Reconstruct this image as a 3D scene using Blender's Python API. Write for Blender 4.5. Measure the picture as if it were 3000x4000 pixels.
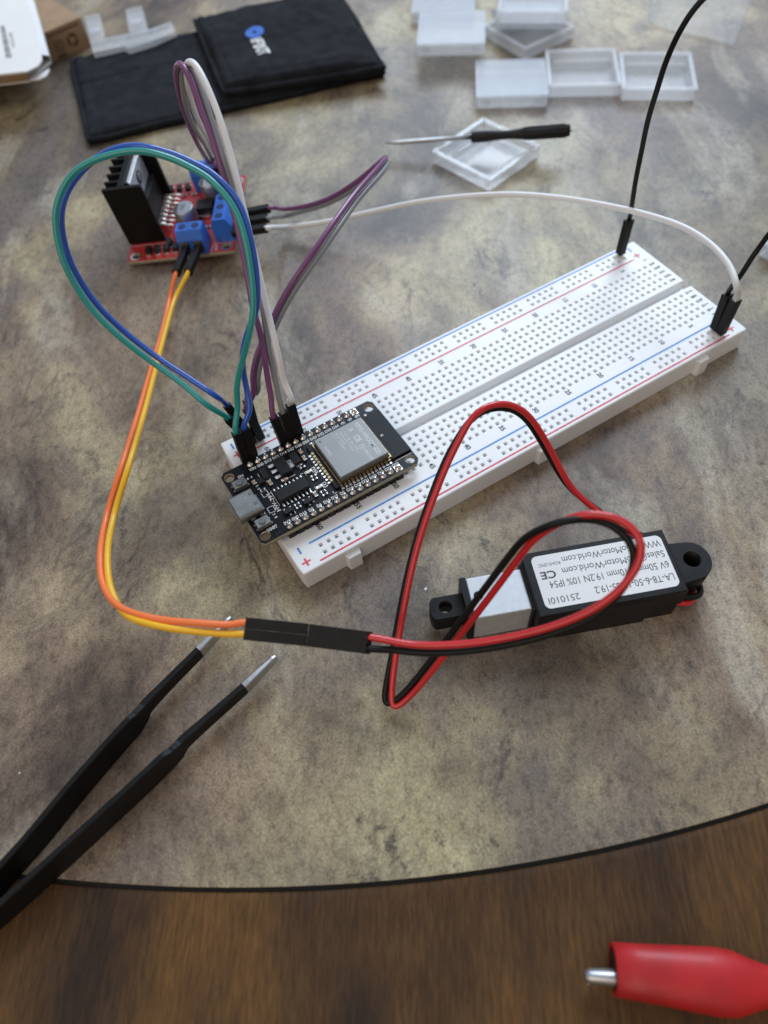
import bpy, bmesh, math, random
from mathutils import Vector, Matrix
random.seed(7)
S = 0.001                      # everything below is written in millimetres
R_ = math.radians
for o in list(bpy.data.objects): bpy.data.objects.remove(o)
scn = bpy.context.scene
C = scn.collection

# ------------------------------------------------------------------ camera
CAM = Vector((-21.79615, -97.99524, 186.97531))
RT = Vector((0.85152239, -0.52115273, -0.05752784))
DN = Vector((-0.46605574, -0.70206416, -0.53842174))
FW = Vector((0.24021173, 0.48528934, -0.84070957))
FPX = 2912.8                    # focal length in photo pixels (3000 x 4000)
cd = bpy.data.cameras.new('camera'); cam = bpy.data.objects.new('camera', cd); C.objects.link(cam)
cam.matrix_world = Matrix(((RT.x, -DN.x, -FW.x, CAM.x*S), (RT.y, -DN.y, -FW.y, CAM.y*S), (RT.z, -DN.z, -FW.z, CAM.z*S), (0, 0, 0, 1)))
cd.sensor_fit = 'VERTICAL'; cd.sensor_height = 36.0; cd.lens = 36.0*FPX/4000
cd.clip_start = 0.01; cd.clip_end = 50
cd.dof.use_dof = True; cd.dof.focus_distance = 0.205; cd.dof.aperture_fstop = 10.5
scn.camera = cam

# ------------------------------------------------------------------ light
w = bpy.data.worlds.new('World'); scn.world = w; w.use_nodes = True
nt = w.node_tree; bg = nt.nodes['Background']
tc = nt.nodes.new('ShaderNodeTexCoord')
def wdot(vec):
    d = nt.nodes.new('ShaderNodeVectorMath'); d.operation = 'DOT_PRODUCT'; nt.links.new(tc.outputs['Generated'], d.inputs[0]); d.inputs[1].default_value = vec
    m_ = nt.nodes.new('ShaderNodeMapRange'); m_.inputs[1].default_value = -1; m_.inputs[2].default_value = 1; nt.links.new(d.outputs['Value'], m_.inputs[0]); return m_
far = wdot((.50, .82, .28)); cr = nt.nodes.new('ShaderNodeValToRGB'); nt.links.new(far.outputs[0], cr.inputs[0]); e = cr.color_ramp.elements
e[0].position = .1; e[0].color = (.50, .40, .31, 1); e[1].position = .95; e[1].color = (.54, .62, .74, 1)
q_ = cr.color_ramp.elements.new(.55); q_.color = (.45, .47, .51, 1)
up1 = wdot((0, 0, 1)); cr2 = nt.nodes.new('ShaderNodeValToRGB'); nt.links.new(up1.outputs[0], cr2.inputs[0]); e = cr2.color_ramp.elements
e[0].position = .42; e[0].color = (.22, .2, .18, 1); e[1].position = .6; e[1].color = (1, 1, 1, 1)
wm = nt.nodes.new('ShaderNodeMix'); wm.data_type = 'RGBA'; wm.blend_type = 'MULTIPLY'; wm.inputs[0].default_value = 1; nt.links.new(cr.outputs[0], wm.inputs[6]); nt.links.new(cr2.outputs[0], wm.inputs[7])
nt.links.new(wm.outputs[2], bg.inputs['Color']); bg.inputs['Strength'].default_value = 0.70

def area(name, loc, target, sx_, sy_, power, col):
    l = bpy.data.lights.new(name, 'AREA'); l.shape = 'RECTANGLE'; l.size = sx_; l.size_y = sy_; l.energy = power; l.color = col
    o = bpy.data.objects.new(name, l); C.objects.link(o); o.location = loc
    d = Vector(target)-Vector(loc); o.rotation_euler = d.to_track_quat('-Z', 'Y').to_euler(); return o
area('window_light', (0.92, 0.98, 1.05), (0.06, 0.06, 0), 1.0, 0.8, 25, (.72, .85, 1.0))
area('room_light', (-0.9, -0.5, 1.1), (0.06, 0.06, 0), 1.2, 1.2, 6.5, (1.0, .87, .74))

scn.view_settings.view_transform = 'Standard'; scn.view_settings.look = 'None'
scn.view_settings.exposure = 0; scn.view_settings.gamma = 1
scn.render.engine = 'CYCLES'
scn.cycles.transparent_max_bounces = 24

# ------------------------------------------------------------------ pixel / depth -> point helpers
def ray(u, v): return FW + RT*((u-1500)/FPX) + DN*((v-2000)/FPX)
def P(u, v, z=0.0):
    d = ray(u, v); return CAM + d*((z-CAM.z)/d.z)
def D(u, v, dep): return CAM + ray(u, v)*dep

# ------------------------------------------------------------------ materials
def mat(name, col, rough=.5, metal=0.0, var=.10, scale=40.0, bump=0.0, bscale=400.0, coat=0.0, sss=0.0, spec=.5, col2=None, trans=0.0):
    m = bpy.data.materials.new(name); m.use_nodes = True; n = m.node_tree; b = n.nodes['Principled BSDF']
    t = n.nodes.new('ShaderNodeTexCoord'); no = n.nodes.new('ShaderNodeTexNoise'); no.inputs['Scale'].default_value = scale; no.inputs['Detail'].default_value = 5
    n.links.new(t.outputs['Object'], no.inputs['Vector'])
    r = n.nodes.new('ShaderNodeValToRGB'); n.links.new(no.outputs['Fac'], r.inputs[0])
    c2 = col2 or tuple(max(0, c*(1-var)) for c in col); c1 = tuple(min(1, c*(1+var*.6)) for c in col) if not col2 else col
    r.color_ramp.elements[0].position = .35; r.color_ramp.elements[1].position = .65
    r.color_ramp.elements[0].color = (*c2, 1); r.color_ramp.elements[1].color = (*c1, 1)
    n.links.new(r.outputs[0], b.inputs['Base Color'])
    mm = n.nodes.new('ShaderNodeMapRange'); mm.inputs[3].default_value = max(.03, rough-.07); mm.inputs[4].default_value = min(1, rough+.09)
    n.links.new(no.outputs['Fac'], mm.inputs[0]); n.links.new(mm.outputs[0], b.inputs['Roughness'])
    b.inputs['Metallic'].default_value = metal; b.inputs['Coat Weight'].default_value = coat; b.inputs['Specular IOR Level'].default_value = spec
    if sss:
        b.inputs['Subsurface Weight'].default_value = sss; b.inputs['Subsurface Radius'].default_value = (1, .9, .75); b.inputs['Subsurface Scale'].default_value = 1.2*S
    if bump:
        nb = n.nodes.new('ShaderNodeTexNoise'); nb.inputs['Scale'].default_value = bscale; nb.inputs['Detail'].default_value = 3
        n.links.new(t.outputs['Object'], nb.inputs['Vector'])
        bp = n.nodes.new('ShaderNodeBump'); bp.inputs['Strength'].default_value = bump; bp.inputs['Distance'].default_value = .1*S
        n.links.new(nb.outputs['Fac'], bp.inputs['Height']); n.links.new(bp.outputs[0], b.inputs['Normal'])
    if trans:
        tr = n.nodes.new('ShaderNodeBsdfTransparent'); mx = n.nodes.new('ShaderNodeMixShader'); mx.inputs[0].default_value = trans
        n.links.new(b.outputs[0], mx.inputs[1]); n.links.new(tr.outputs[0], mx.inputs[2]); n.links.new(mx.outputs[0], n.nodes['Material Output'].inputs[0])
    return m
M = {}
def K(key, *a, **k): M[key] = mat(key, *a, **k)
K('white_abs', (.83, .84, .85), .38, var=.03, bump=.08, bscale=900, sss=.45)
K('hole_metal', (.40, .39, .37), .6, .0)
K('red_ink', (.72, .07, .09), .5, var=.35, scale=900); K('blue_ink', (.05, .25, .65), .5, var=.3, scale=900); K('black_ink', (.05, .05, .055), .55, var=.3, scale=2000)
K('pcb_black', (.007, .008, .011), .34, var=.4, scale=300, coat=.0, bump=.15, bscale=1200, spec=.2)
K('pcb_edge', (.33, .29, .20), .7, var=.25, scale=900)
K('module_black', (.008, .009, .013), .45, var=.3, scale=200, spec=.2)
K('silk', (.80, .80, .78), .55, var=.06)
K('usb_steel', (.30, .30, .29), .34, .9, var=.1, scale=300, bump=.08, bscale=1500); K('shaded_steel', (.10, .09, .08), .4, .8)  # second steel is darkened to paint the shade on the inner clip jaw
K('tin', (.85, .82, .77), .24, 1, var=.15, scale=900, bump=.25, bscale=1500)
K('shield', (.25, .25, .245), .5, .7, var=.10, scale=250, bump=.1, bscale=2500)
K('etch', (.66, .66, .65), .6, .0, var=.05)
K('gold', (.42, .31, .16), .35, 1, var=.2, scale=900)
K('steel', (.52, .52, .53), .40, 1, var=.12, scale=300, bump=.08, bscale=1500)
K('black_plastic', (.012, .012, .013), .42, var=.3, scale=300, bump=.12, bscale=1500, spec=.22)
K('housing', (.010, .010, .010), .48, var=.3, scale=400, bump=.2, bscale=1200, spec=.22)
K('chip_black', (.018, .018, .02), .5, var=.25, scale=600, bump=.1, bscale=2500, spec=.22)
K('cap_tan', (.36, .22, .12), .5, var=.15); K('res_black', (.02, .02, .022), .4); K('led_clear', (.72, .70, .60), .3, coat=.3)
K('button_grey', (.16, .18, .20), .5); K('via', (.05, .05, .05), .4, .5)
K('pcb_red', (.50, .03, .035), .32, var=.22, scale=300, coat=.2)
K('terminal_blue', (.022, .15, .62), .38, var=.12, scale=200, coat=.1)
K('terminal_shade', (.005, .022, .12), .5)  # terminal blue darkened, shadow of the screw holes put into the colour
K('heatsink', (.010, .010, .009), .45, .4, var=.2, scale=200, bump=.1, bscale=1000, spec=.22)
K('brass', (.62, .50, .28), .4, 1)
K('w_green', (.012, .31, .29), .28, var=.08, coat=.45); K('w_blue', (.012, .10, .52), .28, var=.08, coat=.45)
K('w_purple', (.20, .060, .18), .38, var=.10, coat=.3); K('w_grey', (.24, .245, .26), .4, var=.08, coat=.25); K('w_white', (.84, .85, .86), .40, var=.04, coat=.1)
K('w_orange', (.95, .21, .05), .38, var=.05, coat=.1); K('w_yellow', (.92, .50, .012), .38, var=.05, coat=.1)
K('w_black', (.008, .009, .008), .42, var=.2, spec=.22); K('w_red', (.60, .012, .018), .28, var=.08, coat=.35)
K('aluminium', (.62, .65, .68), .42, .35, var=.06, scale=500, bump=.25, bscale=3000)
K('cap_metal', (.42, .43, .45), .36, .85)
K('label_paper', (.80, .80, .80), .40, var=.02, coat=.2)
K('tweezer_black', (.008, .008, .008), .5, var=.25, scale=500, bump=.1, bscale=1500, spec=.22)
K('fabric', (.017, .019, .023), .95, var=.35, scale=160, bump=1.0, bscale=1600, spec=.15)
K('white_card', (.80, .79, .78), .6, var=.03, bump=.05); K('kraft', (.34, .22, .13), .85, var=.12, scale=120, bump=.2, bscale=900); K('kraft_ink', (.10, .06, .035), .8)
K('frosted', (.84, .88, .93), .22, var=.03, trans=.72, coat=.5, spec=.6)
K('frosted_dense', (.70, .76, .85), .3, var=.03, trans=.72)
K('film', (.75, .78, .82), .15, var=.05, trans=.86)
K('boot_red', (.50, .012, .014), .48, var=.25, scale=60, coat=.06, bump=.5, bscale=220)
K('logo_blue', (.01, .12, .55), .6)
K('groove_black', (.006, .006, .006), .7)

def laminate():
    m = bpy.data.materials.new('stone_laminate'); m.use_nodes = True; n = m.node_tree; b = n.nodes['Principled BSDF']; L = n.links.new
    t = n.nodes.new('ShaderNodeTexCoord')
    m0 = n.nodes.new('ShaderNodeMapping'); L(t.outputs['Object'], m0.inputs[0]); m0.inputs['Rotation'].default_value = (0, 0, R_(-60)); mp = n.nodes.new('ShaderNodeMapping'); L(m0.outputs[0], mp.inputs[0]); mp.inputs['Location'].default_value = (.37, .11, 0); mp.inputs['Scale'].default_value = (.78, 1.12, 1)
    def noise(sc, det=6, dist=0.0, rough=.6, off=0, src=None):
        q = n.nodes.new('ShaderNodeTexNoise'); q.inputs['Scale'].default_value = sc; q.inputs['Detail'].default_value = det; q.inputs['Distortion'].default_value = dist; q.inputs['Roughness'].default_value = rough
        q.noise_dimensions = '4D'; q.inputs['W'].default_value = off; L((src or mp).outputs[0], q.inputs['Vector']); return q
    def ramp(src, stops):
        r = n.nodes.new('ShaderNodeValToRGB'); L(src.outputs[0], r.inputs[0]); el = r.color_ramp.elements
        el[0].position, el[0].color = stops[0][0], (*stops[0][1], 1); el[1].position, el[1].color = stops[-1][0], (*stops[-1][1], 1)
        for p_, c_ in stops[1:-1]: q = el.new(p_); q.color = (*c_, 1)
        return r
    def mix(f, a, c_, mode='MIX'):
        x = n.nodes.new('ShaderNodeMix'); x.data_type = 'RGBA'; x.blend_type = mode
        if isinstance(f, (int, float)): x.inputs[0].default_value = f
        else: L(f, x.inputs[0])
        for i, s in ((6, a), (7, c_)):
            if isinstance(s, tuple): x.inputs[i].default_value = (*s, 1)
            else: L(s, x.inputs[i])
        return x
    big = noise(12, 7, .9, .58, 1)
    base = ramp(big, [(.35, (.090, .072, .062)), (.43, (.165, .132, .107)), (.50, (.262, .212, .163)), (.56, (.350, .297, .215)), (.65, (.46, .412, .305))])
    zone = noise(7, 3, .4, .5, 77); zr = ramp(zone, [(.42, (.98, .90, .84)), (.58, (1.06, 1.08, .92))])
    c0 = mix(.9, base.outputs[0], zr.outputs[0], 'MULTIPLY')
    mid = noise(60, 7, .4, .66, 5)
    midr = ramp(mid, [(.36, (.66, .65, .67)), (.5, (.98, .97, .96)), (.64, (1.14, 1.13, 1.08))])
    c1 = mix(.9, c0.outputs[2], midr.outputs[0], 'MULTIPLY')
    pur = noise(15, 7, .6, .6, 12); pr = ramp(pur, [(.50, (0, 0, 0)), (.60, (.7, .7, .7))])
    c2 = mix(pr.outputs[0], c1.outputs[2], (.160, .134, .122))
    m8 = n.nodes.new('ShaderNodeMapping'); L(t.outputs['Object'], m8.inputs[0]); m8.inputs['Rotation'].default_value = (0, 0, R_(-60)); m9 = n.nodes.new('ShaderNodeMapping'); L(m8.outputs[0], m9.inputs[0]); m9.inputs['Scale'].default_value = (.45, 1.25, 1)
    st = noise(22, 7, .8, .6, 61, m9); sr = ramp(st, [(.52, (0, 0, 0)), (.64, (.65, .65, .65))]); c2 = mix(sr.outputs[0], c2.outputs[2], (.47, .425, .335))
    sp2 = noise(380, 5, .2, .78, 71); s2 = ramp(sp2, [(.38, (.62, .60, .61)), (.5, (1, 1, 1)), (.64, (1.16, 1.16, 1.14))]); c2 = mix(.85, c2.outputs[2], s2.outputs[0], 'MULTIPLY')
    # dark ink-like blotches
    bl = noise(62, 10, .8, .76, 21); blr = ramp(bl, [(.56, (0, 0, 0)), (.62, (1, 1, 1))])
    msk = noise(20, 4, .3, .5, 31); mk = ramp(msk, [(.44, (0, 0, 0)), (.56, (1, 1, 1))])
    ml = n.nodes.new('ShaderNodeMath'); ml.operation = 'MULTIPLY'; L(blr.outputs[0], ml.inputs[0]); L(mk.outputs[0], ml.inputs[1])
    m2 = n.nodes.new('ShaderNodeMath'); m2.operation = 'MULTIPLY'; L(ml.outputs[0], m2.inputs[0]); m2.inputs[1].default_value = .78
    c3 = mix(m2.outputs[0], c2.outputs[2], (.045, .038, .042))
    sk = noise(210, 6, .3, .7, 91); kr = ramp(sk, [(.60, (0, 0, 0)), (.68, (.7, .7, .7))]); ms2 = noise(12, 4, .4, .5, 95); k2 = ramp(ms2, [(.46, (0, 0, 0)), (.56, (1, 1, 1))])
    mk3 = n.nodes.new('ShaderNodeMath'); mk3.operation = 'MULTIPLY'; L(kr.outputs[0], mk3.inputs[0]); L(k2.outputs[0], mk3.inputs[1]); c3 = mix(mk3.outputs[0], c3.outputs[2], (.06, .05, .048))
    # thin veins
    vn = noise(9, 5, 1.1, .55, 44); vr = ramp(vn, [(.492, (0, 0, 0)), (.5, (1, 1, 1)), (.508, (0, 0, 0))])
    vm = n.nodes.new('ShaderNodeMath'); vm.operation = 'MULTIPLY'; L(vr.outputs[0], vm.inputs[0]); L(mk.outputs[0], vm.inputs[1])
    v2 = n.nodes.new('ShaderNodeMath'); v2.operation = 'MULTIPLY'; L(vm.outputs[0], v2.inputs[0]); v2.inputs[1].default_value = .45
    c4 = mix(v2.outputs[0], c3.outputs[2], (.06, .045, .045))
    # fine print grain
    fg = noise(1500, 3, 0, .7, 3, t_src(n, t)); fr = ramp(fg, [(.35, (.66, .66, .68)), (.5, (1, 1, 1)), (.65, (1.34, 1.33, 1.28))])
    c5 = mix(.85, c4.outputs[2], fr.outputs[0], 'MULTIPLY')
    L(c5.outputs[2], b.inputs['Base Color']); b.inputs['Roughness'].default_value = .42; b.inputs['Specular IOR Level'].default_value = .3
    bp = n.nodes.new('ShaderNodeBump'); bp.inputs['Strength'].default_value = .12; bp.inputs['Distance'].default_value = .05*S
    L(fg.outputs[0], bp.inputs['Height']); L(bp.outputs[0], b.inputs['Normal']); return m
def t_src(n, t):
    q = n.nodes.new('ShaderNodeMapping'); n.links.new(t.outputs['Object'], q.inputs[0]); return q
def wood():
    m = bpy.data.materials.new('dark_wood'); m.use_nodes = True; n = m.node_tree; b = n.nodes['Principled BSDF']; L = n.links.new
    t = n.nodes.new('ShaderNodeTexCoord'); mp = n.nodes.new('ShaderNodeMapping'); L(t.outputs['Object'], mp.inputs[0])
    mp.inputs['Rotation'].default_value = (0, 0, R_(-58)); 
    m2 = n.nodes.new('ShaderNodeMapping'); L(mp.outputs[0], m2.inputs[0]); m2.inputs['Scale'].default_value = (110, 800, 1)
    g = n.nodes.new('ShaderNodeTexNoise'); g.inputs['Scale'].default_value = 1.4; g.inputs['Detail'].default_value = 6; g.inputs['Roughness'].default_value = .65; L(m2.outputs[0], g.inputs['Vector'])
    m3 = n.nodes.new('ShaderNodeMapping'); L(mp.outputs[0], m3.inputs[0]); m3.inputs['Scale'].default_value = (12, 34, 1)
    h = n.nodes.new('ShaderNodeTexNoise'); h.inputs['Scale'].default_value = 1.0; h.inputs['Detail'].default_value = 4; L(m3.outputs[0], h.inputs['Vector'])
    r = n.nodes.new('ShaderNodeValToRGB'); L(h.outputs[0], r.inputs[0]); el = r.color_ramp.elements
    el[0].position = .35; el[0].color = (.036, .020, .012, 1); el[1].position = .66; el[1].color = (.150, .074, .022, 1)
    r2 = n.nodes.new('ShaderNodeValToRGB'); L(g.outputs[0], r2.inputs[0]); el = r2.color_ramp.elements
    el[0].position = .36; el[0].color = (.62, .60, .60, 1); el[1].position = .62; el[1].color = (1.15, 1.12, 1.08, 1)
    x = n.nodes.new('ShaderNodeMix'); x.data_type = 'RGBA'; x.blend_type = 'MULTIPLY'; x.inputs[0].default_value = 1; L(r.outputs[0], x.inputs[6]); L(r2.outputs[0], x.inputs[7])
    L(x.outputs[2], b.inputs['Base Color']); b.inputs['Roughness'].default_value = .5; b.inputs['Specular IOR Level'].default_value = .25
    bp = n.nodes.new('ShaderNodeBump'); bp.inputs['Strength'].default_value = .35; bp.inputs['Distance'].default_value = .12*S; L(g.outputs[0], bp.inputs['Height']); L(bp.outputs[0], b.inputs['Normal'])
    return m

# ------------------------------------------------------------------ mesh builder
class MB:
    def __init__(s, *mats): s.bm = bmesh.new(); s.mats = list(mats)
    def _merge(s, src, mi, mtx=None):
        if mtx is not None: bmesh.ops.transform(src, matrix=mtx, verts=src.verts)
        vm = {v: s.bm.verts.new(v.co) for v in src.verts}
        for f in src.faces:
            try: g = s.bm.faces.new([vm[v] for v in f.verts]); g.material_index = mi if f.material_index == 0 else f.material_index; g.smooth = f.smooth
            except ValueError: pass
        src.free(); return s
    def box(s, x0, x1, y0, y1, z0, z1, bev=0, mi=0, mtx=None, seg=2):
        b = bmesh.new(); bmesh.ops.create_cube(b, size=1)
        for v in b.verts: v.co = Vector(((x0+x1)/2+v.co.x*(x1-x0), (y0+y1)/2+v.co.y*(y1-y0), (z0+z1)/2+v.co.z*(z1-z0)))
        if bev: bmesh.ops.bevel(b, geom=b.edges[:], offset=bev, segments=seg, affect='EDGES', profile=.5)
        return s._merge(b, mi, mtx)
    def cyl(s, p0, p1, r0, r1=None, n=20, mi=0, cap=True, smooth=True, bev=0):
        p0, p1 = Vector(p0), Vector(p1); r1 = r0 if r1 is None else r1
        return s.loft([(p0, r0), (p1, r1)], n, mi, cap, smooth)
    def loft(s, st, n=20, mi=0, cap=True, smooth=True):
        ax = (Vector(st[-1][0])-Vector(st[0][0])).normalized(); a = ax.orthogonal().normalized(); b = ax.cross(a); rings = []
        for p, r in st:
            rx, ry = (r if isinstance(r, tuple) else (r, r))
            rings.append([s.bm.verts.new(Vector(p)+a*rx*math.cos(2*math.pi*i/n)+b*ry*math.sin(2*math.pi*i/n)) for i in range(n)])
        return s._rings(rings, mi, cap, smooth)
    def _rings(s, rings, mi, cap, smooth, closed=True):
        n = len(rings[0])
        for A, B in zip(rings, rings[1:]):
            for i in range(n if closed else n-1):
                f = s.bm.faces.new((A[i], A[(i+1) % n], B[(i+1) % n], B[i])); f.material_index = mi; f.smooth = smooth
        if cap:
            for q in (rings[0][::-1], rings[-1]): f = s.bm.faces.new(q); f.material_index = mi
        return s
    def rings(s, pts, mi=0, cap=True, smooth=False):
        return s._rings([[s.bm.verts.new(Vector(p)) for p in r] for r in pts], mi, cap, smooth)
    def prism(s, poly, z0, z1, mi=0, bev=0, smooth=False):
        if bev:
            c = Vector((sum(p[0] for p in poly)/len(poly), sum(p[1] for p in poly)/len(poly)))
            def ins(k): return [((p[0]-c.x)*(1-k/max(1e-6, (Vector(p[:2])-c).length))+c.x, (p[1]-c.y)*(1-k/max(1e-6, (Vector(p[:2])-c).length))+c.y) for p in poly]
            rr = [[(x, y, z0) for x, y in poly], [(x, y, z1-bev) for x, y in poly], [(x, y, z1-bev*.3) for x, y in ins(bev*.3)], [(x, y, z1) for x, y in ins(bev)]]
            return s.rings(rr, mi, True, smooth)
        return s.rings([[(p[0], p[1], z0) for p in poly], [(p[0], p[1], z1) for p in poly]], mi, True, smooth)
    def sphere(s, c, r, sc=(1, 1, 1), mi=0, seg=14):
        b = bmesh.new(); bmesh.ops.create_uvsphere(b, u_segments=seg, v_segments=seg//2+2, radius=1)
        for f in b.faces: f.smooth = True
        return s._merge(b, mi, Matrix.Translation(c) @ Matrix.Diagonal((r*sc[0], r*sc[1], r*sc[2], 1)))
    def tube(s, pts, r, n=14, mi=0, cap=True):
        pts = [Vector(p) for p in pts]; rings = []; up = None
        for i, p in enumerate(pts):
            t = (pts[min(i+1, len(pts)-1)]-pts[max(i-1, 0)]).normalized()
            if up is None: up = t.orthogonal().normalized()
            up = (up-t*up.dot(t)).normalized(); b = t.cross(up); rr = r[i] if isinstance(r, list) else r
            rings.append([s.bm.verts.new(p+up*rr*math.cos(2*math.pi*k/n)+b*rr*math.sin(2*math.pi*k/n)) for k in range(n)])
        return s._rings(rings, mi, cap, True)
    def mesh(s, me, mtx, mi=0):
        b = bmesh.new(); b.from_mesh(me)
        for f in b.faces: f.material_index = 0
        return s._merge(b, mi, mtx)
    def text(s, body, x, y, z, cap, rot=0, mi=0, width=None, align='LEFT', bold=.012, mtx=None, thick=.02):
        cu = bpy.data.curves.new('t', 'FONT'); cu.body = body; cu.size = 1/.70; cu.align_x = align; cu.align_y = 'BOTTOM_BASELINE'
        cu.extrude = 0.0; cu.offset = bold; cu.resolution_u = 4
        ob = bpy.data.objects.new('t', cu); me = bpy.data.meshes.new_from_object(ob); bpy.data.objects.remove(ob); bpy.data.curves.remove(cu)
        xs = [v.co.x for v in me.vertices] or [0]; kx = cap
        if width: kx = width/max(1e-6, max(xs)-min(xs))
        T = Matrix.Translation((x, y, z)) @ Matrix.Rotation(R_(rot), 4, 'Z') @ Matrix.Diagonal((kx, cap, 1, 1))
        if mtx is not None: T = mtx @ T
        s.mesh(me, T, mi); bpy.data.meshes.remove(me); return s
    def build(s, name, parent=None, label=None, recalc=True):
        if recalc: bmesh.ops.recalc_face_normals(s.bm, faces=s.bm.faces)
        for v in s.bm.verts: v.co *= S
        me = bpy.data.meshes.new(name); s.bm.to_mesh(me); s.bm.free()
        for k in s.mats: me.materials.append(M[k])
        o = bpy.data.objects.new(name, me); C.objects.link(o)
        if parent: o.parent = parent
        if label: o['label'] = label
        return o
def thing(name, label, cat, loc=(0, 0, 0), rotz=0, group=None, mtx=None):
    o = bpy.data.objects.new(name, None); C.objects.link(o); o.empty_display_size = .005
    if mtx is not None: o.matrix_world = mtx
    else: o.location = Vector(loc)*S; o.rotation_euler = (0, 0, R_(rotz))
    o['label'] = label; o['category'] = cat
    if group: o['group'] = group
    return o
def copy_part(src, parent, off=(0, 0, 0), name=None):
    c = src.copy(); C.objects.link(c); c.parent = parent; c.location = Vector(src.location)+Vector(off)*S; return c
def plate(name, parent, mats, outline, holes, z0, z1, bev=.0):
    """flat plate with real holes: 2D curve filled and extruded; material 0 = top/bottom, 1 = edge"""
    cu = bpy.data.curves.new('c', 'CURVE'); cu.dimensions = '2D'; cu.fill_mode = 'BOTH'; cu.extrude = (z1-z0)/2; cu.bevel_depth = 0
    def sp(pts):
        q = cu.splines.new('POLY'); q.points.add(len(pts)-1)
        for i, p in enumerate(pts): q.points[i].co = (p[0], p[1], 0, 1)
        q.use_cyclic_u = True
    sp(outline)
    for (cx, cy, r) in holes: sp([(cx+r*math.cos(2*math.pi*i/36), cy+r*math.sin(2*math.pi*i/36)) for i in range(36)])
    ob = bpy.data.objects.new('c', cu); me = bpy.data.meshes.new_from_object(ob); bpy.data.objects.remove(ob); bpy.data.curves.remove(cu)
    m = MB(*mats); m.mesh(me, Matrix.Translation((0, 0, (z0+z1)/2))); bpy.data.meshes.remove(me)
    bmesh.ops.remove_doubles(m.bm, verts=m.bm.verts, dist=1e-5); m.bm.normal_update()
    for f in m.bm.faces: f.material_index = 1 if abs(f.normal.z) < .5 and len(mats) > 1 else 0
    return m.build(name, parent)
def rrect(x0, x1, y0, y1, r, n=5):
    out = []
    for cx, cy, a in ((x1-r, y1-r, 0), (x0+r, y1-r, 90), (x0+r, y0+r, 180), (x1-r, y0+r, 270)):
        for i in range(n+1): t = R_(a+90*i/n); out.append((cx+r*math.cos(t), cy+r*math.sin(t)))
    return out
def spline(pts, per=9):
    pts = [Vector(p) for p in pts]; out = []
    q = [pts[0]*2-pts[1]] + pts + [pts[-1]*2-pts[-2]]
    for i in range(1, len(q)-2):
        p0, p1, p2, p3 = q[i-1:i+3]
        d0 = max(1e-4, (p1-p0).length**.5); d1 = max(1e-4, (p2-p1).length**.5); d2 = max(1e-4, (p3-p2).length**.5)
        m1 = (p1-p0)/d0-(p2-p0)/(d0+d1)+(p2-p1)/d1; m2 = (p2-p1)/d1-(p3-p1)/(d1+d2)+(p3-p2)/d2
        m1 *= d1; m2 *= d1
        for k in range(per):
            t = k/per; t2, t3 = t*t, t*t*t
            out.append(p1*(2*t3-3*t2+1)+m1*(t3-2*t2+t)+p2*(-2*t3+3*t2)+m2*(t3-t2))
    out.append(pts[-1]); return out
def smooth_path(pts, it=6):
    pts = [Vector(p) for p in pts]
    for _ in range(it):
        q = pts[:]
        for i in range(1, len(pts)-1): q[i] = pts[i]*.5+(pts[i-1]+pts[i+1])*.25
        pts = q
    return pts

# ------------------------------------------------------------------ table (setting)
M['laminate'] = laminate(); M['wood'] = wood()
TC = (183.82, 320.07); TR = 444.36
def ring_mesh(name, mk, prof, n=360):
    m = MB(mk); rr = [[(TC[0]+r*math.cos(2*math.pi*i/n), TC[1]+r*math.sin(2*math.pi*i/n), z) for i in range(n)] for r, z in prof]
    m.rings(rr, cap=False, smooth=False); o = m.build(name); o['kind'] = 'structure'; return o
m = MB('laminate'); n = 360
m.rings([[(TC[0]+r*math.cos(2*math.pi*i/n), TC[1]+r*math.sin(2*math.pi*i/n), z) for i in range(n)] for r, z in ((TR-.2, -2), (TR, -.12), (TR-.15, 0))]); o = m.build('tabletop'); o['kind'] = 'structure'
ring_mesh('tabletop_groove', 'groove_black', [(TR-.1, -1.2), (TR+1.1, -1.2)])
ring_mesh('wooden_table_rim', 'wood', [(TR+.9, -2.5), (TR+.9, -.9), (TR+1.3, -.45), (TR+2.4, -.35), (TR+140, -.35), (TR+150, -6), (TR+150, -25)])

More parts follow.
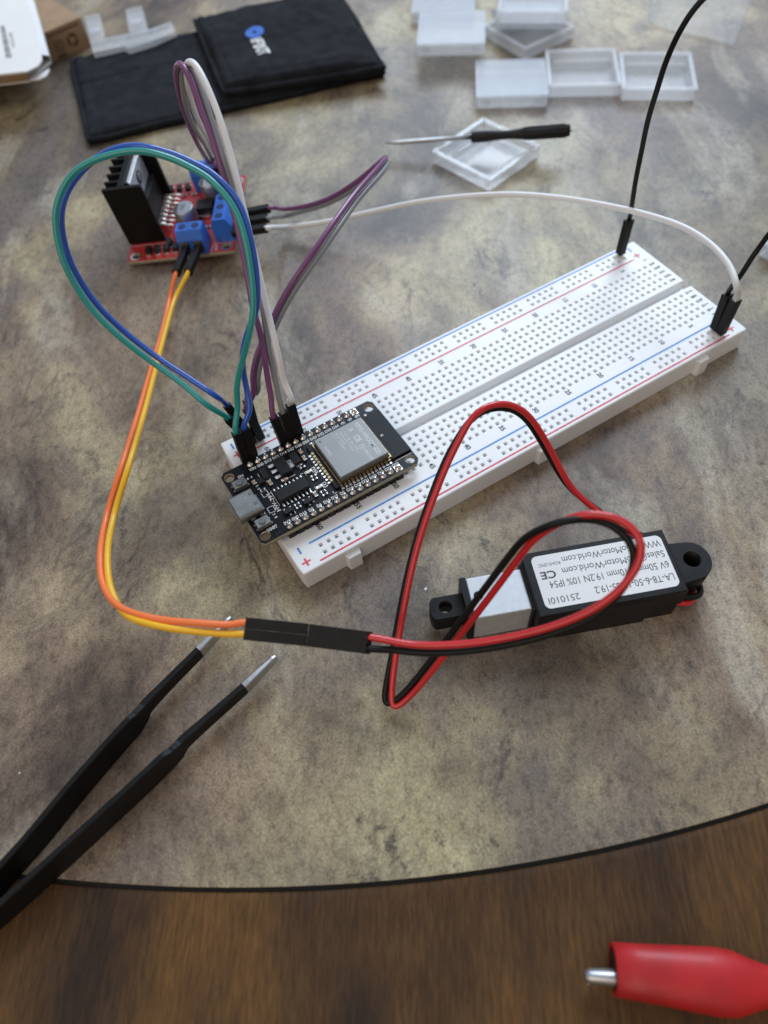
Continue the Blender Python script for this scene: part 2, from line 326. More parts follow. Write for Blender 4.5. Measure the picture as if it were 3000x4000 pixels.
# ------------------------------------------------------------------ breadboard
BH, BW, BL = 8.25, 54.6, 165.1
colx = lambda c_: 3.8+(63-c_)*2.54
railx = lambda i: 8.89+((i//5)*6+i % 5)*2.54
bb = thing('breadboard', 'long white solderless breadboard with red and blue rail lines lying on the table', 'breadboard')
rows_top = [27.3+3.81+2.54*i for i in range(5)]      # e..a
rows_bot = [27.3-3.81-2.54*i for i in range(5)]      # f..j
rail_far = [27.3+21.56, 27.3+24.10]; rail_near = [27.3-21.56, 27.3-24.10]
m = MB('white_abs', 'hole_metal')
allc = [colx(c_) for c_ in range(63, 0, -1)]; railc = [railx(i) for i in range(50)]
def half(y0, y1, rws):
    H = .60; e_ = .45
    xs = {}; 
    X = sorted(set([e_, BL-e_]+[round(c_+k, 4) for c_ in allc for k in (-H, H)]+[round(c_+k, 4) for c_ in railc for k in (-H, H)]))
    X = [x for i, x in enumerate(X) if i == 0 or x-X[i-1] > .03]
    Y = sorted([y0+e_, y1-e_]+[r+k for r, _ in rws for k in (-H, H)])
    V = {}
    def vv(x, y, z):
        k = (round(x, 3), round(y, 3), round(z, 3))
        if k not in V: V[k] = m.bm.verts.new((x, y, z))
        return V[k]
    def near(v, arr): return any(abs(v-a) < .06 for a in arr)
    for i in range(len(X)-1):
        for j in range(len(Y)-1):
            xc, yc = (X[i]+X[i+1])/2, (Y[j]+Y[j+1])/2; hole = None
            for r, cs in rws:
                if abs(yc-r) < .1 and near(xc, cs): hole = (X[i], X[i+1], Y[j], Y[j+1])
            if not hole: m.bm.faces.new([vv(X[i], Y[j], BH), vv(X[i+1], Y[j], BH), vv(X[i+1], Y[j+1], BH), vv(X[i], Y[j+1], BH)])
            else:
                a, b, c_, d = hole; prev = [vv(a, c_, BH), vv(b, c_, BH), vv(b, d, BH), vv(a, d, BH)]
                for ins, dz in ((.17, .6), (.19, 2.6)):
                    cur = [m.bm.verts.new(q) for q in ((a+ins, c_+ins, BH-dz), (b-ins, c_+ins, BH-dz), (b-ins, d-ins, BH-dz), (a+ins, d-ins, BH-dz))]
                    for k in range(4): m.bm.faces.new([prev[k], prev[(k+1) % 4], cur[(k+1) % 4], cur[k]])
                    prev = cur
                f = m.bm.faces.new(prev); f.material_index = 1
    # rounded shoulder and side walls
    def loop(ins, z):
        pts = []
        for x in X: pts.append((min(max(x, ins), BL-ins) if x in (X[0], X[-1]) else x, y0+ins, z))
        for y in Y[1:]: pts.append((BL-ins, min(max(y, y0+ins), y1-ins) if y == Y[-1] else y, z))
        for x in X[::-1][1:]: pts.append((min(max(x, ins), BL-ins) if x in (X[0], X[-1]) else x, y1-ins, z))
        for y in Y[::-1][1:-1]: pts.append((ins, y, z))
        return pts
    L0 = [vv(*p) for p in loop(e_, BH)]; prev = L0
    for ins, z, sm in ((.22, BH-.06, 1), (.06, BH-.22, 1), (0, BH-.5, 1), (0, .35, 0), (.25, .1, 0)):
        cur = [m.bm.verts.new(p) for p in loop(ins, z)]
        for k in range(len(cur)): f = m.bm.faces.new([prev[k], prev[(k+1) % len(cur)], cur[(k+1) % len(cur)], cur[k]]); f.smooth = bool(sm)
        prev = cur
half(0, 25.75, [(r, allc) for r in rows_bot]+[(r, railc) for r in rail_near])
half(28.55, BW, [(r, allc) for r in rows_top]+[(r, railc) for r in rail_far])
m.box(.35, BL-.35, 25.3, 29.0, .1, 4.9)
m.build('body', bb)
for tx in (15.6, 82.0, 146.0):
    t = MB('white_abs'); t.prism([(tx-2.4, .02), (tx-1.9, -1.7), (tx+1.9, -1.7), (tx+2.4, .02)], .1, 6.4, bev=.35); t.build('joining_tab', bb)
def strip(x0, x1, y, mk, wdt=.55):
    q = MB(mk); q.rings([[(x0, y-wdt/2, BH+.03), (x1, y-wdt/2, BH+.03), (x1, y+wdt/2, BH+.03), (x0, y+wdt/2, BH+.03)]], cap=False)
    q.bm.faces.new(q.bm.verts[:]); return q
for y, mk, nm in ((7.9, 'blue_ink', 'blue_line'), (1.35, 'red_ink', 'red_line'), (46.55, 'red_ink', 'red_line'), (53.35, 'blue_ink', 'blue_line')):
    q = strip(6.3, 158.4, y, mk); q.bm.verts.ensure_lookup_table(); q.build(nm, bb)
def mark(pieces, mk, nm):
    q = MB(mk)
    for (x0, x1, y0, y1) in pieces:
        vs = [q.bm.verts.new(p) for p in ((x0, y0, BH+.03), (x1, y0, BH+.03), (x1, y1, BH+.03), (x0, y1, BH+.03))]; q.bm.faces.new(vs)
    q.build(nm, bb)
for cx in (2.9, 160.6):
    for cy in (7.25, 51.3): mark([(cx-.28, cx+.28, cy-1.15, cy+1.15)], 'blue_ink', 'minus_sign')
    for cy in (3.05, 47.6):
        mark([(cx-.28, cx+.28, cy-1.3, cy+1.3), (cx-1.35, cx-.281, cy-.25, cy+.25), (cx+.281, cx+1.35, cy-.25, cy+.25)], 'red_ink', 'plus_sign')
nm_ = MB('black_ink')
for c_ in [1]+list(range(5, 61, 5)):
    for yc in (11.1, 44.2): nm_.text(str(c_), colx(c_)-.65, yc, BH+.03, 1.5, -90, align='CENTER', bold=.04)
for k, ch in enumerate('abcde'): nm_.text(ch, 162.0, 41.27-2.54*k, BH+.03, 1.5, -90, align='CENTER', bold=.04)
for k, ch in enumerate('fghij'): nm_.text(ch, 162.0, 23.49-2.54*k, BH+.03, 1.5, -90, align='CENTER', bold=.04)
nm_.build('printed_numbers', bb)

# ------------------------------------------------------------------ microcontroller board (local origin: near-left corner on top of the breadboard)
esp = thing('microcontroller_board', 'black microcontroller board with silver radio module and USB socket plugged into the breadboard', 'circuit board', (-5.4, 11.9, BH))
Z0, Z1 = 2.55, 4.15
out = [(1.0, 0), (50.3, 0), (51.5, 1.3), (51.5, 27.1), (50.3, 28.4), (1.3, 28.4), (0, 27.1), (0, 1.0)]
hl = [(2.0, 25.9, 1.55), (2.0, 2.3, 1.55), (49.3, 25.9, 1.55), (49.3, 2.3, 1.55)]
pinx = [9.2+2.54*i for i in range(15)]
plate('circuit_board', esp, ('pcb_black', 'pcb_edge'), out, hl, Z0, Z1)
py = (1.45, 26.85)
for y in py:
    h = MB('housing')
    for x in pinx: h.prism([(x-1.27+.02, y-.85), (x-.95, y-1.25), (x+.95, y-1.25), (x+1.25, y-.85), (x+1.25, y+.85), (x+.95, y+1.25), (x-.95, y+1.25), (x-1.25, y+.85)], .05, 2.54)
    h.build('pin_header', esp)
def pin_mesh():
    q = MB('tin'); q.loft([((0, 0, Z1+.02), .98), ((0, 0, Z1+.12), .95), ((0, 0, Z1+.34), .76), ((0, 0, Z1+.6), .48), ((0, 0, Z1+.80), .33), ((0, 0, Z1+.95), .27)], 20)
    q.box(-.25, .25, -.25, .25, Z1+.9, Z1+1.45, .06); q.box(-.3, .3, -.3, .3, -2.8, Z1); return q
pin0 = pin_mesh().build('solder_pin', esp); pin0.location = Vector((pinx[0], py[0], 0))*S
for j, y in enumerate(py):
    for i, x in enumerate(pinx):
        if i or j: c_ = copy_part(pin0, esp); c_.location = Vector((x, y, 0))*S
for y in py:
    sp_ = MB('tin'); sp_.box(pinx[14]-1.0, pinx[14]+1.0, y-1.0, y+1.0, Z1+.005, Z1+.05); sp_.build('square_pad', esp)
# radio module
mod = MB('module_black', 'pcb_edge'); mod.box(26.0, 51.3, 4.75, 22.9, Z1+.02, Z1+.80); mod.build('module_board', esp)
sh = MB('shield'); zt = Z1+3.05
sh.box(28.2, 44.4, 5.7, 21.9, Z1+.85, zt, .35, seg=3); shield = sh.build('radio_module_shield', esp)
fr_ = MB('gold'); 
for a in ((27.6, 45.0, 5.35, 5.65), (27.6, 45.0, 21.95, 22.2), (27.6, 27.9, 5.66, 21.94), (44.7, 45.0, 5.66, 21.94)): fr_.box(a[0], a[1], a[2], a[3], Z1+.81, Z1+1.25)
fr_.build('shield_frame', shield)
et = MB('etch'); ze = zt+.012
et.text('ESP32-WROOM-32D', 41.4, 20.6, ze, 1.35, -90, width=13.6, bold=.015)
et.text('R', 38.9, 19.6, ze, 1.3, -90); et.text('CE', 38.7, 16.6, ze, 1.7, -90, width=2.6, bold=.03)
for k in range(3): et.text('((', 38.6, 12.9-.0*k, ze, 1.5+.0*k, -90, width=1.4); break
et.text('FCC ID:2AC7Z', 37.0, 19.6, ze, .75, -90, width=7.2, bold=-.005); et.text('ESPWROOM32D', 36.0, 20.0, ze, .6, -90, width=8, bold=-.005)
et.text('IC:21098-', 35.0, 20.4, ze, .6, -90, width=5.2, bold=-.005); et.text('211-161007', 34.1, 20.6, ze, .6, -90, width=7, bold=-.005); et.text('XX0H32', 29.6, 17.9, ze, .9, -90, width=3.7, bold=-.005)
et.text('ESPRESSIF', 38.8, 11.4, ze, .8, -90, width=5.2, bold=.0); et.text('C', 37.0, 12.2, ze, 1.2, -90, bold=.0)
et.build('etched_text', shield)
dt = MB('black_ink'); dt.cyl((29.7, 20.3, ze), (29.7, 20.3, ze+.01), .32, n=24); dt.build('pin_one_dot', shield)
pad = MB('tin', 'gold')
for i in range(14):
    x = 27.9+i*1.235; pad.box(x-.42, x+.42, 3.75, 4.72, Z1+.03, Z1+.22, .08); pad.box(x-.36, x+.36, 4.7, 5.3, Z1+.3, Z1+.86, mi=1)
for i in range(14):
    x = 27.9+i*1.235; pad.box(x-.42, x+.42, 22.95, 23.7, Z1+.03, Z1+.22, .08)
for i in range(10):
    y = 8.0+i*1.27; pad.box(25.0, 25.96, y-.38, y+.38, Z1+.03, Z1+.25, .08); pad.box(25.97, 26.7, y-.42, y+.42, Z1+.3, Z1+.86, mi=1)
pad.build('module_pads', esp)
# USB-C socket
u = MB('usb_steel'); zc = Z1+1.68
prof = lambda k: rrect(13.0-4.4+k, 13.0+4.4-k, zc-1.55+k, zc+1.6-k, 1.15-k*.8, 5)
u.rings([[(-1.7, y, z) for y, z in prof(.3)], [(-1.7, y, z) for y, z in prof(0)], [(5.1, y, z) for y, z in prof(0)], [(5.1, y, z) for y, z in prof(.5)]], cap=False, smooth=False)
u.rings([[(-1.7, y, z) for y, z in prof(.3)], [(3.0, y, z) for y, z in prof(.35)]], cap=False, smooth=True)
u.box(3.0, 3.3, 9.2, 17.2, zc-1.2, zc+1.2); u.box(-.8, 3.1, 10.4, 16.0, zc-.35, zc+.35)
for y in (8.55, 17.55): u.box(1.0, 2.4, y-.35, y+.35, Z1+.02, Z1+1.1, .1); u.box(3.9, 5.3, y-.4, y+.4, Z1+.02, Z1+.9, .1)
us = u.build('usb_socket', esp)
q = MB('black_ink')
for y in (11.3, 15.1): q.box(4.0, 4.9, y-.45, y-.25, zc+1.605, zc+1.63); q.box(4.0, 4.9, y+.25, y+.45, zc+1.605, zc+1.63); q.box(3.8, 4.0, y-.45, y+.45, zc+1.605, zc+1.63)
q.build('latch_slots', us)
q = MB('steel')
for y in (11.9, 14.5): q.sphere((2.6, y, zc+1.6), .24, (1, 1, .5))
for i in range(12): q.box(5.1, 5.9, 10.4+i*.5, 10.65+i*.5, Z1+.03, Z1+.3)
q.build('socket_legs', us)
# push buttons
for (bx, by, rt) in ((3.5, 21.3, 0), (3.3, 5.9, 0)):
    q = MB('shield'); q.box(bx-2.0, bx+2.0, by-1.45, by+1.45, Z1+.05, Z1+1.75, .12)
    for sx_ in (-1, 1):
        for sy_ in (-1, 1): q.box(bx+sx_*2.0-.45, bx+sx_*2.0+.45, by+sy_*.85-.35, by+sy_*.85+.35, Z1+.03, Z1+.5, .08)
    pb = q.build('push_button', esp)
    q = MB('button_grey'); q.loft([((bx, by, Z1+1.76), .98), ((bx, by, Z1+2.1), .96), ((bx, by, Z1+2.2), .85)], 24); q.build('button_cap', pb)
def chip(x0, x1, y0, y1, h, name, mk='chip_black', lead=None, label=None, z=0.12):
    q = MB(mk); q.box(x0, x1, y0, y1, Z1+z, Z1+h, .1); o = q.build(name, esp, label)
    if lead:
        q = MB('tin')
        for (lx0, lx1, ly0, ly1, lh) in lead: q.box(lx0, lx1, ly0, ly1, Z1+.02, Z1+lh, .07)
        q.build('chip_leads', o)
    return o
chip(15.0, 18.4, 16.9, 23.3, 1.8, 'voltage_regulator', lead=[(13.2, 15.1, 17.4, 18.5, .5), (13.2, 15.1, 19.7, 20.8, .5), (13.2, 15.1, 22.0, 23.1, .5), (18.35, 20.1, 18.6, 21.7, .5)])
chip(10.4, 20.0, 9.3, 13.2, 1.7, 'serial_chip', lead=[(10.75+i*1.235, 11.2+i*1.235, 7.7, 9.35, .45) for i in range(8)]+[(10.75+i*1.235, 11.2+i*1.235, 13.15, 14.8, .45) for i in range(8)])
chip(20.1, 22.2, 18.7, 22.9, 1.3, 'diode', lead=[(20.4, 21.9, 22.85, 23.5, .4), (20.4, 21.9, 17.9, 18.75, .4)])
chip(10.2, 12.0, 18.9, 22.7, 1.2, 'diode', lead=[(10.4, 11.8, 18.2, 18.95, .4)])
chip(8.2, 10.0, 18.3, 20.4, 1.0, 'transistor', lead=[(7.5, 8.25, 18.5, 18.9, .3), (7.5, 8.25, 19.6, 20.0, .3), (9.95, 10.7, 19.0, 19.5, .3)])
for (cx, cy) in ((17.3, 5.6), (11.2, 5.7)): chip(cx-1.4, cx+1.4, cy-.75, cy+.75, 1.0, 'transistor', lead=[(cx-1.2, cx-.7, cy+.7, cy+1.4, .3), (cx+.7, cx+1.2, cy+.7, cy+1.4, .3), (cx-.25, cx+.25, cy-1.4, cy-.7, .3)])
def smd(cx, cy, lx, ly, mk, name, h=.55, along='x'):
    q = MB(mk, 'tin'); a = lx/2; b_ = ly/2
    if along == 'x': q.box(cx-a*.55, cx+a*.55, cy-b_, cy+b_, Z1+.03, Z1+h, .04); q.box(cx-a, cx-a*.56, cy-b_*.98, cy+b_*.98, Z1+.02, Z1+h*.97, .04, mi=1); q.box(cx+a*.56, cx+a, cy-b_*.98, cy+b_*.98, Z1+.02, Z1+h*.97, .04, mi=1)
    else: q.box(cx-a, cx+a, cy-b_*.55, cy+b_*.55, Z1+.03, Z1+h, .04); q.box(cx-a*.98, cx+a*.98, cy-b_, cy-b_*.56, Z1+.02, Z1+h*.97, .04, mi=1); q.box(cx-a*.98, cx+a*.98, cy+b_*.56, cy+b_, Z1+.02, Z1+h*.97, .04, mi=1)
    return q.build(name, esp)
for (x, y, a, b_, al) in ((23.8, 22.3, 1.0, 1.8, 'y'), (23.6, 19.6, 1.0, 2.0, 'y'), (15.2, 15.9, 2.0, 1.0, 'x'), (20.2, 6.5, 1.0, 1.9, 'y'), (7.3, 20.0, 1.0, 1.5, 'y'), (11.2, 17.2, 1.1, 1.9, 'y')): smd(x, y, a, b_, 'cap_tan', 'chip_capacitor', .75, al)
for (x, y, al) in ((22.9, 12.6, 'x'), (22.7, 11.4, 'x'), (22.6, 6.3, 'x'), (22.6, 5.1, 'x'), (14.2, 6.6, 'x'), (14.2, 5.4, 'x'), (21.7, 17.1, 'x'), (7.5, 17.9, 'y'), (8.3, 16.4, 'x'), (7.2, 6.5, 'y'), (6.9, 22.2, 'x')): smd(x, y, 1.6 if al == 'x' else .8, .8 if al == 'x' else 1.6, 'res_black', 'chip_resistor', .4, al)
for (x, y) in ((22.4, 14.6), (22.4, 8.2)):
    smd(x, y, 1.9, .9, 'led_clear', 'indicator_led', .6, 'x')
q = MB('via')
for i in range(38):
    x, y = random.uniform(5, 25), random.uniform(3.6, 24.6); q.cyl((x, y, Z1+.004), (x, y, Z1+.02), .14, n=10)
for (x, y) in ((6.0, 1.3), (5.0, 1.2), (6.5, 25.6), (5.9, 27.0)): q.cyl((x, y, Z1+.004), (x, y, Z1+.02), .2, n=12)
q.build('vias', esp)
q = MB('silk'); zs = Z1+.02
for i, tname in enumerate('VIN GND D13 D12 D14 D27 D26 D25 D33 D32 D35 D34 VN VP EN'.split()):
    q.text(tname, pinx[i], 24.55, zs, .98, 0, align='CENTER', bold=.03, width=2.08 if len(tname) == 3 else 1.4)
for i, tname in enumerate('3V3 GND D15 D2 D4 D16 D17 D5 D18 D19 D21 RX0 TX0 D22 D23'.split()):
    q.text(tname, pinx[i], 2.45, zs, .98, 0, align='CENTER', bold=.03, width=2.08 if len(tname) == 3 else 1.4)
q.text('EN', 4.2, 24.1, zs, .95, 0, bold=.035); q.text('BOOT', 3.2, 3.05, zs, 1.0, 0, width=3.1, bold=.035)
q.text('HW-394', 9.6, 7.4, zs, 1.1, 90, width=7.2, bold=.03); q.text('PWR', 24.0-.25, 15.7, zs, 1.0, -90, width=2.8, bold=.03); q.text('D2', 24.0-.25, 9.2, zs, 1.0, -90, width=1.9, bold=.03)
q.text('K', 46.4, 14.2, Z1+.82, .9, -90, bold=.02); q.text('1', 20.0, 15.6, zs, .8, -90)
def ln(x0, y0, x1, y1, wd=.16):
    d = Vector((x1-x0, y1-y0, 0)); nrm = Vector((-d.y, d.x, 0)).normalized()*wd/2; a = Vector((x0, y0, zs)); b_ = Vector((x1, y1, zs))
    q.bm.faces.new([q.bm.verts.new(p) for p in (a-nrm, b_-nrm, b_+nrm, a+nrm)])
for seg in ((5.4, 18.6, 1.8, 18.6), (1.6, 3.6, 5.4, 3.6), (10.0, 14.9, 10.0, 9.0), (24.9, 4.2, 24.9, 5.0), (25.0, 4.0, 25.9, 4.0), (45.2, 4.0, 51.0, 4.0), (14.6, 16.2, 18.9, 16.2), (21.3, 15.5, 21.3, 13.9), (23.5, 15.5, 23.5, 13.9), (21.3, 9.1, 21.3, 7.4), (23.5, 9.1, 23.5, 7.4), (9.6, 22.5, 9.6, 20.8), (12.6, 5.2, 12.6, 4.2), (19.0, 4.9, 18.2, 4.9)): ln(*seg)
for (cx, cy) in ((8.3, 15.0), (7.4, 9.2)):
    for seg in ((cx-.9, cy-1, cx+.9, cy-1), (cx-.9, cy+1, cx+.9, cy+1), (cx-.9, cy-1, cx-.9, cy+1), (cx+.9, cy-1, cx+.9, cy+1)): ln(*seg)
q.cyl((47.0, 23.9, zs), (47.0, 23.9, zs+.02), .4, n=20)
q.build('printed_lettering', esp)

# ------------------------------------------------------------------ motor driver board (local frame lies on its tilted circuit board)
mx_ = Vector((0.84378621, -0.53043524, 0.0816289)); my_ = Vector((0.52871951, 0.84769865, 0.04315879)); mn_ = mx_.cross(my_)
mo_ = Vector((7.56, 160.35, 3.0))
MD = Matrix(((mx_.x, my_.x, mn_.x, mo_.x*S), (mx_.y, my_.y, mn_.y, mo_.y*S), (mx_.z, my_.z, mn_.z, mo_.z*S), (0, 0, 0, 1)))
def ML(x, y, z): return mo_+mx_*x+my_*y+mn_*z
md = thing('motor_driver_board', 'red motor driver board with black heatsink and blue screw terminals, behind the black circuit board', 'circuit board', mtx=MD)
plate('circuit_board', md, ('pcb_red', 'pcb_edge'), rrect(0, 43, 0, 44.5, .6), [(3.3, 3.0, 1.55), (39.6, 3.0, 1.55), (3.3, 41.5, 1.55), (39.9, 41.5, 1.55)], -1.6, 0)
for (x, y) in ((3.3, 3.0), (39.6, 3.0), (3.3, 41.5), (39.9, 41.5)):
    q = MB('tin'); n = 28; q.rings([[(x+r*math.cos(2*math.pi*i/n), y+r*math.sin(2*math.pi*i/n), .03) for i in range(n)] for r in (1.6, 2.25)], cap=False); q.build('mounting_ring', md)
hs = MB('heatsink'); z0 = .4; z1 = 24.6
hs.box(5.2, 7.6, 10.2, 34.0, z0, z1, .2)
hs.box(-.4, 14.4, 9.6, 11.2, z0, z1, .15); hs.box(-.4, 14.4, 33.0, 34.6, z0, z1, .15)
for y in (14.4, 18.9, 23.4, 27.9): hs.box(-.3, 5.3, y-.55, y+.55, z0, z1, .12)
for y in (12.6, 31.8): hs.box(7.5, 9.2, y-.5, y+.5, z0, z1, .12)
hs.build('heatsink', md)
q = MB('chip_black', 'aluminium'); q.box(7.9, 11.6, 13.2, 32.6, 3.2, 14.2, .25); q.box(7.7, 9.4, 13.4, 32.4, 14.0, 23.6, .2, mi=1)
dc = q.build('driver_chip', md)
q = MB('steel', 'black_plastic'); q.loft([((9.4, 23, 19.5), 2.3), ((9.7, 23, 19.5), 2.3)], 24, mi=1); q.loft([((9.7, 23, 19.5), 1.6), ((9.9, 23, 19.5), 1.5)], 24); q.build('mounting_screw', dc)
q = MB('tin')
for i in range(15):
    y = 13.9+i*1.27; xo = 15.2 if i % 2 else 18.6
    q.tube(spline([(11.4, y, 4.6), (13.2 if i % 2 else 14.5, y, 4.4), (xo-.3, y, 3.6), (xo, y, 1.5), (xo, y, .05)], 4), .32, 8)
q.build('chip_leads', dc)
def elcap(x, y, r, h):
    q = MB('cap_metal', 'black_plastic', 'black_ink'); q.loft([((x, y, .1), r*1.02), ((x, y, .9), r), ((x, y, 1.3), r*.95), ((x, y, 1.7), r), ((x, y, h-.4), r), ((x, y, h), r-.35)], 32)
    q.box(x-r*1.03, x+r*1.03, y-r*1.03, y+r*1.03, .02, .8, .2, mi=1)
    o = q.build('capacitor', md)
    t = MB('black_ink')
    for k, s_ in enumerate(('220', '35V', 'VT')): t.text(s_, x-.1, y+1.0-1.3*k, h+.02, 1.0, 0, align='CENTER', bold=.03)
    n = 16; vs = [t.bm.verts.new((x+(r-.4)*math.cos(R_(a)), y+(r-.4)*math.sin(R_(a)), h+.02)) for a in [120+120*i/n for i in range(n+1)]]; t.bm.faces.new(vs)
    t.build('printed_marking', o)
elcap(23.2, 17.2, 4.1, 8.6); elcap(31.6, 31.6, 4.1, 8.6)
def terminal(x, y, n_, ang, dark=True):
    """screw terminal; wires enter on local -y side"""
    T = Matrix.Translation((x, y, 0)) @ Matrix.Rotation(R_(ang), 4, 'Z'); L_ = 5.08*n_
    q = MB('terminal_blue')
    r0 = [(0, 0), (L_, 0)]
    prof = [(0, 0), (0, 6.6), (1.9, 10.0), (6.6, 10.0), (7.8, 7.4), (7.8, 0)]
    b = bmesh.new(); A = [b.verts.new((0, p_[0], p_[1]+.05)) for p_ in prof]; B = [b.verts.new((L_, p_[0], p_[1]+.05)) for p_ in prof]
    b.faces.new(A[::-1]); b.faces.new(B)
    for i in range(len(prof)): b.faces.new((A[i], A[(i+1) % 6], B[(i+1) % 6], B[i]))
    bmesh.ops.bevel(b, geom=b.edges[:], offset=.18, segments=2, affect='EDGES'); q._merge(b, 0, T)
    o = q.build('terminal_block', md)
    d = MB('terminal_shade', 'brass', 'black_ink')
    for i in range(n_):
        cx = 2.54+5.08*i
        bm2 = MB('x'); 
        for (f0, f1, f2, f3, g0, g1, mi) in ((cx-1.6, cx+1.6, -.03, .02, .8, 6.4, 2), (cx-1.2, cx+1.2, -.05, .03, 5.1, 6.3, 1)): d.box(f0, f1, f2, f3, g0, g1, mi=mi, mtx=T)
        n = 22
        vs = [d.bm.verts.new(T @ Vector((cx+1.55*math.cos(2*math.pi*k/n), 4.2+1.55*math.sin(2*math.pi*k/n), 10.08))) for k in range(n)]; d.bm.faces.new(vs)  # flat disc in the shadow blue stands for a shaded screw hole
        if i < n_-1: d.box(cx+2.42, cx+2.66, 2.4, 6.0, 10.06, 10.09, mi=2, mtx=T)
    d.build('wire_openings', o)
    s_ = MB('terminal_shade')  # screw heads share the painted shadow blue of their holes
    for i in range(n_):
        cx = 2.54+5.08*i; c0 = T @ Vector((cx, 4.2, 10.09)); s_.cyl(c0, c0+Vector((0, 0, .08)), 1.05, n=18)
    s_.build('terminal_screws', o)
terminal(22.9, -.2, 2, 0)
terminal(43.4, 5.4, 3, 90)
terminal(33.2, 44.7, 2, 180)
for (x, y) in [(8.6+3.6*i, 4.3) for i in range(4)]+[(8.6+3.6*i, 39.6) for i in range(4)]+[(16.5, 13.5-6)]:
    q = MB('chip_black', 'tin'); q.box(x-1.0, x+1.0, y-1.6, y+1.6, .1, 2.2, .15); q.box(x-.8, x+.8, y-2.5, y-1.55, .02, .7, .1, mi=1); q.box(x-.8, x+.8, y+1.55, y+2.5, .02, .7, .1, mi=1); q.build('diode', md)
q = MB('chip_black', 'tin'); q.box(26.0, 32.6, 21.5, 27.4, 1.0, 4.0, .2); q.box(27, 31.5, 20.2, 21.6, .3, 1.6, .1, mi=1); q.build('voltage_regulator', md)
q = MB('housing', 'gold'); q.box(36.5, 39.1, 21.3, 36.6, .02, 2.5, .1)
for i in range(6): q.box(37.5, 38.1, 22.3+2.54*i-.3, 22.9+2.54*i-.3, 2.5, 8.5, mi=1)
q.build('pin_header', md)
for (x, y) in ((30.2, 9.5), (30.2, 12.2), (31.0, 15.0), (20.5, 9.6), (18.2, 36.0), (22.2, 36.0)):
    q = MB('tin', 'res_black'); q.box(x-.9, x-.5, y-.5, y+.5, .02, .6); q.box(x+.5, x+.9, y-.5, y+.5, .02, .6); q.box(x-.49, x+.49, y-.5, y+.5, .02, .55, mi=1); q.build('chip_resistor', md)
q = MB('silk'); q.text('OUT', 36.0, 1.3, .03, 1.1, 90, bold=.02)
q.text('D1', 7.6, 7.1, .03, 1.0, 0)
def lnm(x0, y0, x1, y1, wd=.2):
    d = Vector((x1-x0, y1-y0, 0)); nrm = Vector((-d.y, d.x, 0)).normalized()*wd/2; a = Vector((x0, y0, .03)); b_ = Vector((x1, y1, .03))
    q.bm.faces.new([q.bm.verts.new(p) for p in (a-nrm, b_-nrm, b_+nrm, a+nrm)])
for s_ in ((.4, 8.9, 16.2, 8.9), (16.2, 8.9, 16.2, 12), (33.6, .6, 34.2, 4.8), (34.6, 5.1, 42.6, 5.1)): lnm(*s_)
q.build('printed_lettering', md)
q = MB('tin')
for (x, y) in [(25.4, 3), (30.4, 3), (38, 8), (38, 13), (38, 18), (6, 25), (10, 12), (10, 33), (20, 20), (24, 18)]: q.cyl((x, y, -3.0), (x, y, -1.55), .5, .8, n=10)
q.build('solder_joints', md)

# ------------------------------------------------------------------ connector housings and jumper wires
WR = .82
def housing(parent, org, p0, p1, side, n_=1, name='connector_housing', w_=2.50, pin='male', off=0.0):
    """p0 mating end, p1 wire end (world mm). org = parent's world origin"""
    p0, p1 = Vector(p0), Vector(p1); ax = (p1-p0).normalized(); L_ = (p1-p0).length
    sd = Vector(side); sd = (sd-ax*sd.dot(ax)).normalized(); nn = ax.cross(sd)
    T = Matrix(((sd.x, nn.x, ax.x, p0.x-org.x), (sd.y, nn.y, ax.y, p0.y-org.y), (sd.z, nn.z, ax.z, p0.z-org.z), (0, 0, 0, 1)))
    W = w_*n_; m_ = MB('housing', 'tin')
    x0, x1, y0, y1 = -W/2, W/2, -w_/2, w_/2; t = .32
    m_.box(x0, x1, y0, y1, 0, L_-2.0, .09, mtx=T)
    m_.box(x0, x1, y0, y0+t, L_-2.1, L_, .05, mtx=T); m_.box(x0, x1, y1-t, y1, L_-2.1, L_-.9, .05, mtx=T)
    for i in range(n_+1):
        xc = x0+W*i/n_; a = max(x0, xc-t/2) if 0 < i < n_ else (x0 if i == 0 else x1-t)
        m_.box(a, a+t, y0+.06, y1-.06, L_-2.1, L_-.45, .04, mtx=T)
    for i in range(n_):
        xc = x0+w_*(i+.5); m_.box(xc-.55, xc+.55, y0-.02, y0+.05, L_*.42, L_*.42+2.2, mi=1 if False else 0, mtx=T)
        pass
        if pin == 'male': m_.box(xc-.3, xc+.3, -.3, .3, -3.0, .1, mi=1, mtx=T)
    return m_.build(name, parent)
def jumper(name, label, mk, pts, ends, group, cat='jumper wire', r=WR, sm=3):
    """pts = world points; ends = [(p0,p1,side),...] for both housings (p1 is where the wire starts)"""
    org = Vector(ends[0][0]) if ends else Vector(pts[0])
    t = thing(name, label, cat, org, 0, group)
    path = [Vector(p) for p in pts]
    if ends:
        a0, a1 = Vector(ends[0][0]), Vector(ends[0][1]); d = (a1-a0).normalized(); path = [a1-d*2.2, a1+d*.8]+path
        if len(ends) > 1: b0, b1 = Vector(ends[1][0]), Vector(ends[1][1]); d = (b1-b0).normalized(); path = path+[b1+d*.8, b1-d*2.2]
    path = smooth_path(spline(path, 10), sm)
    MB(mk).tube([p-org for p in path], r, 16).build('wire', t)
    for e_ in ends: housing(t, org, e_[0], e_[1], e_[2], pin=(e_[3] if len(e_) > 3 else 'male'))
    return t
GW = 'coloured jumper wires joining the boards'
X_ = (1, 0, 0)
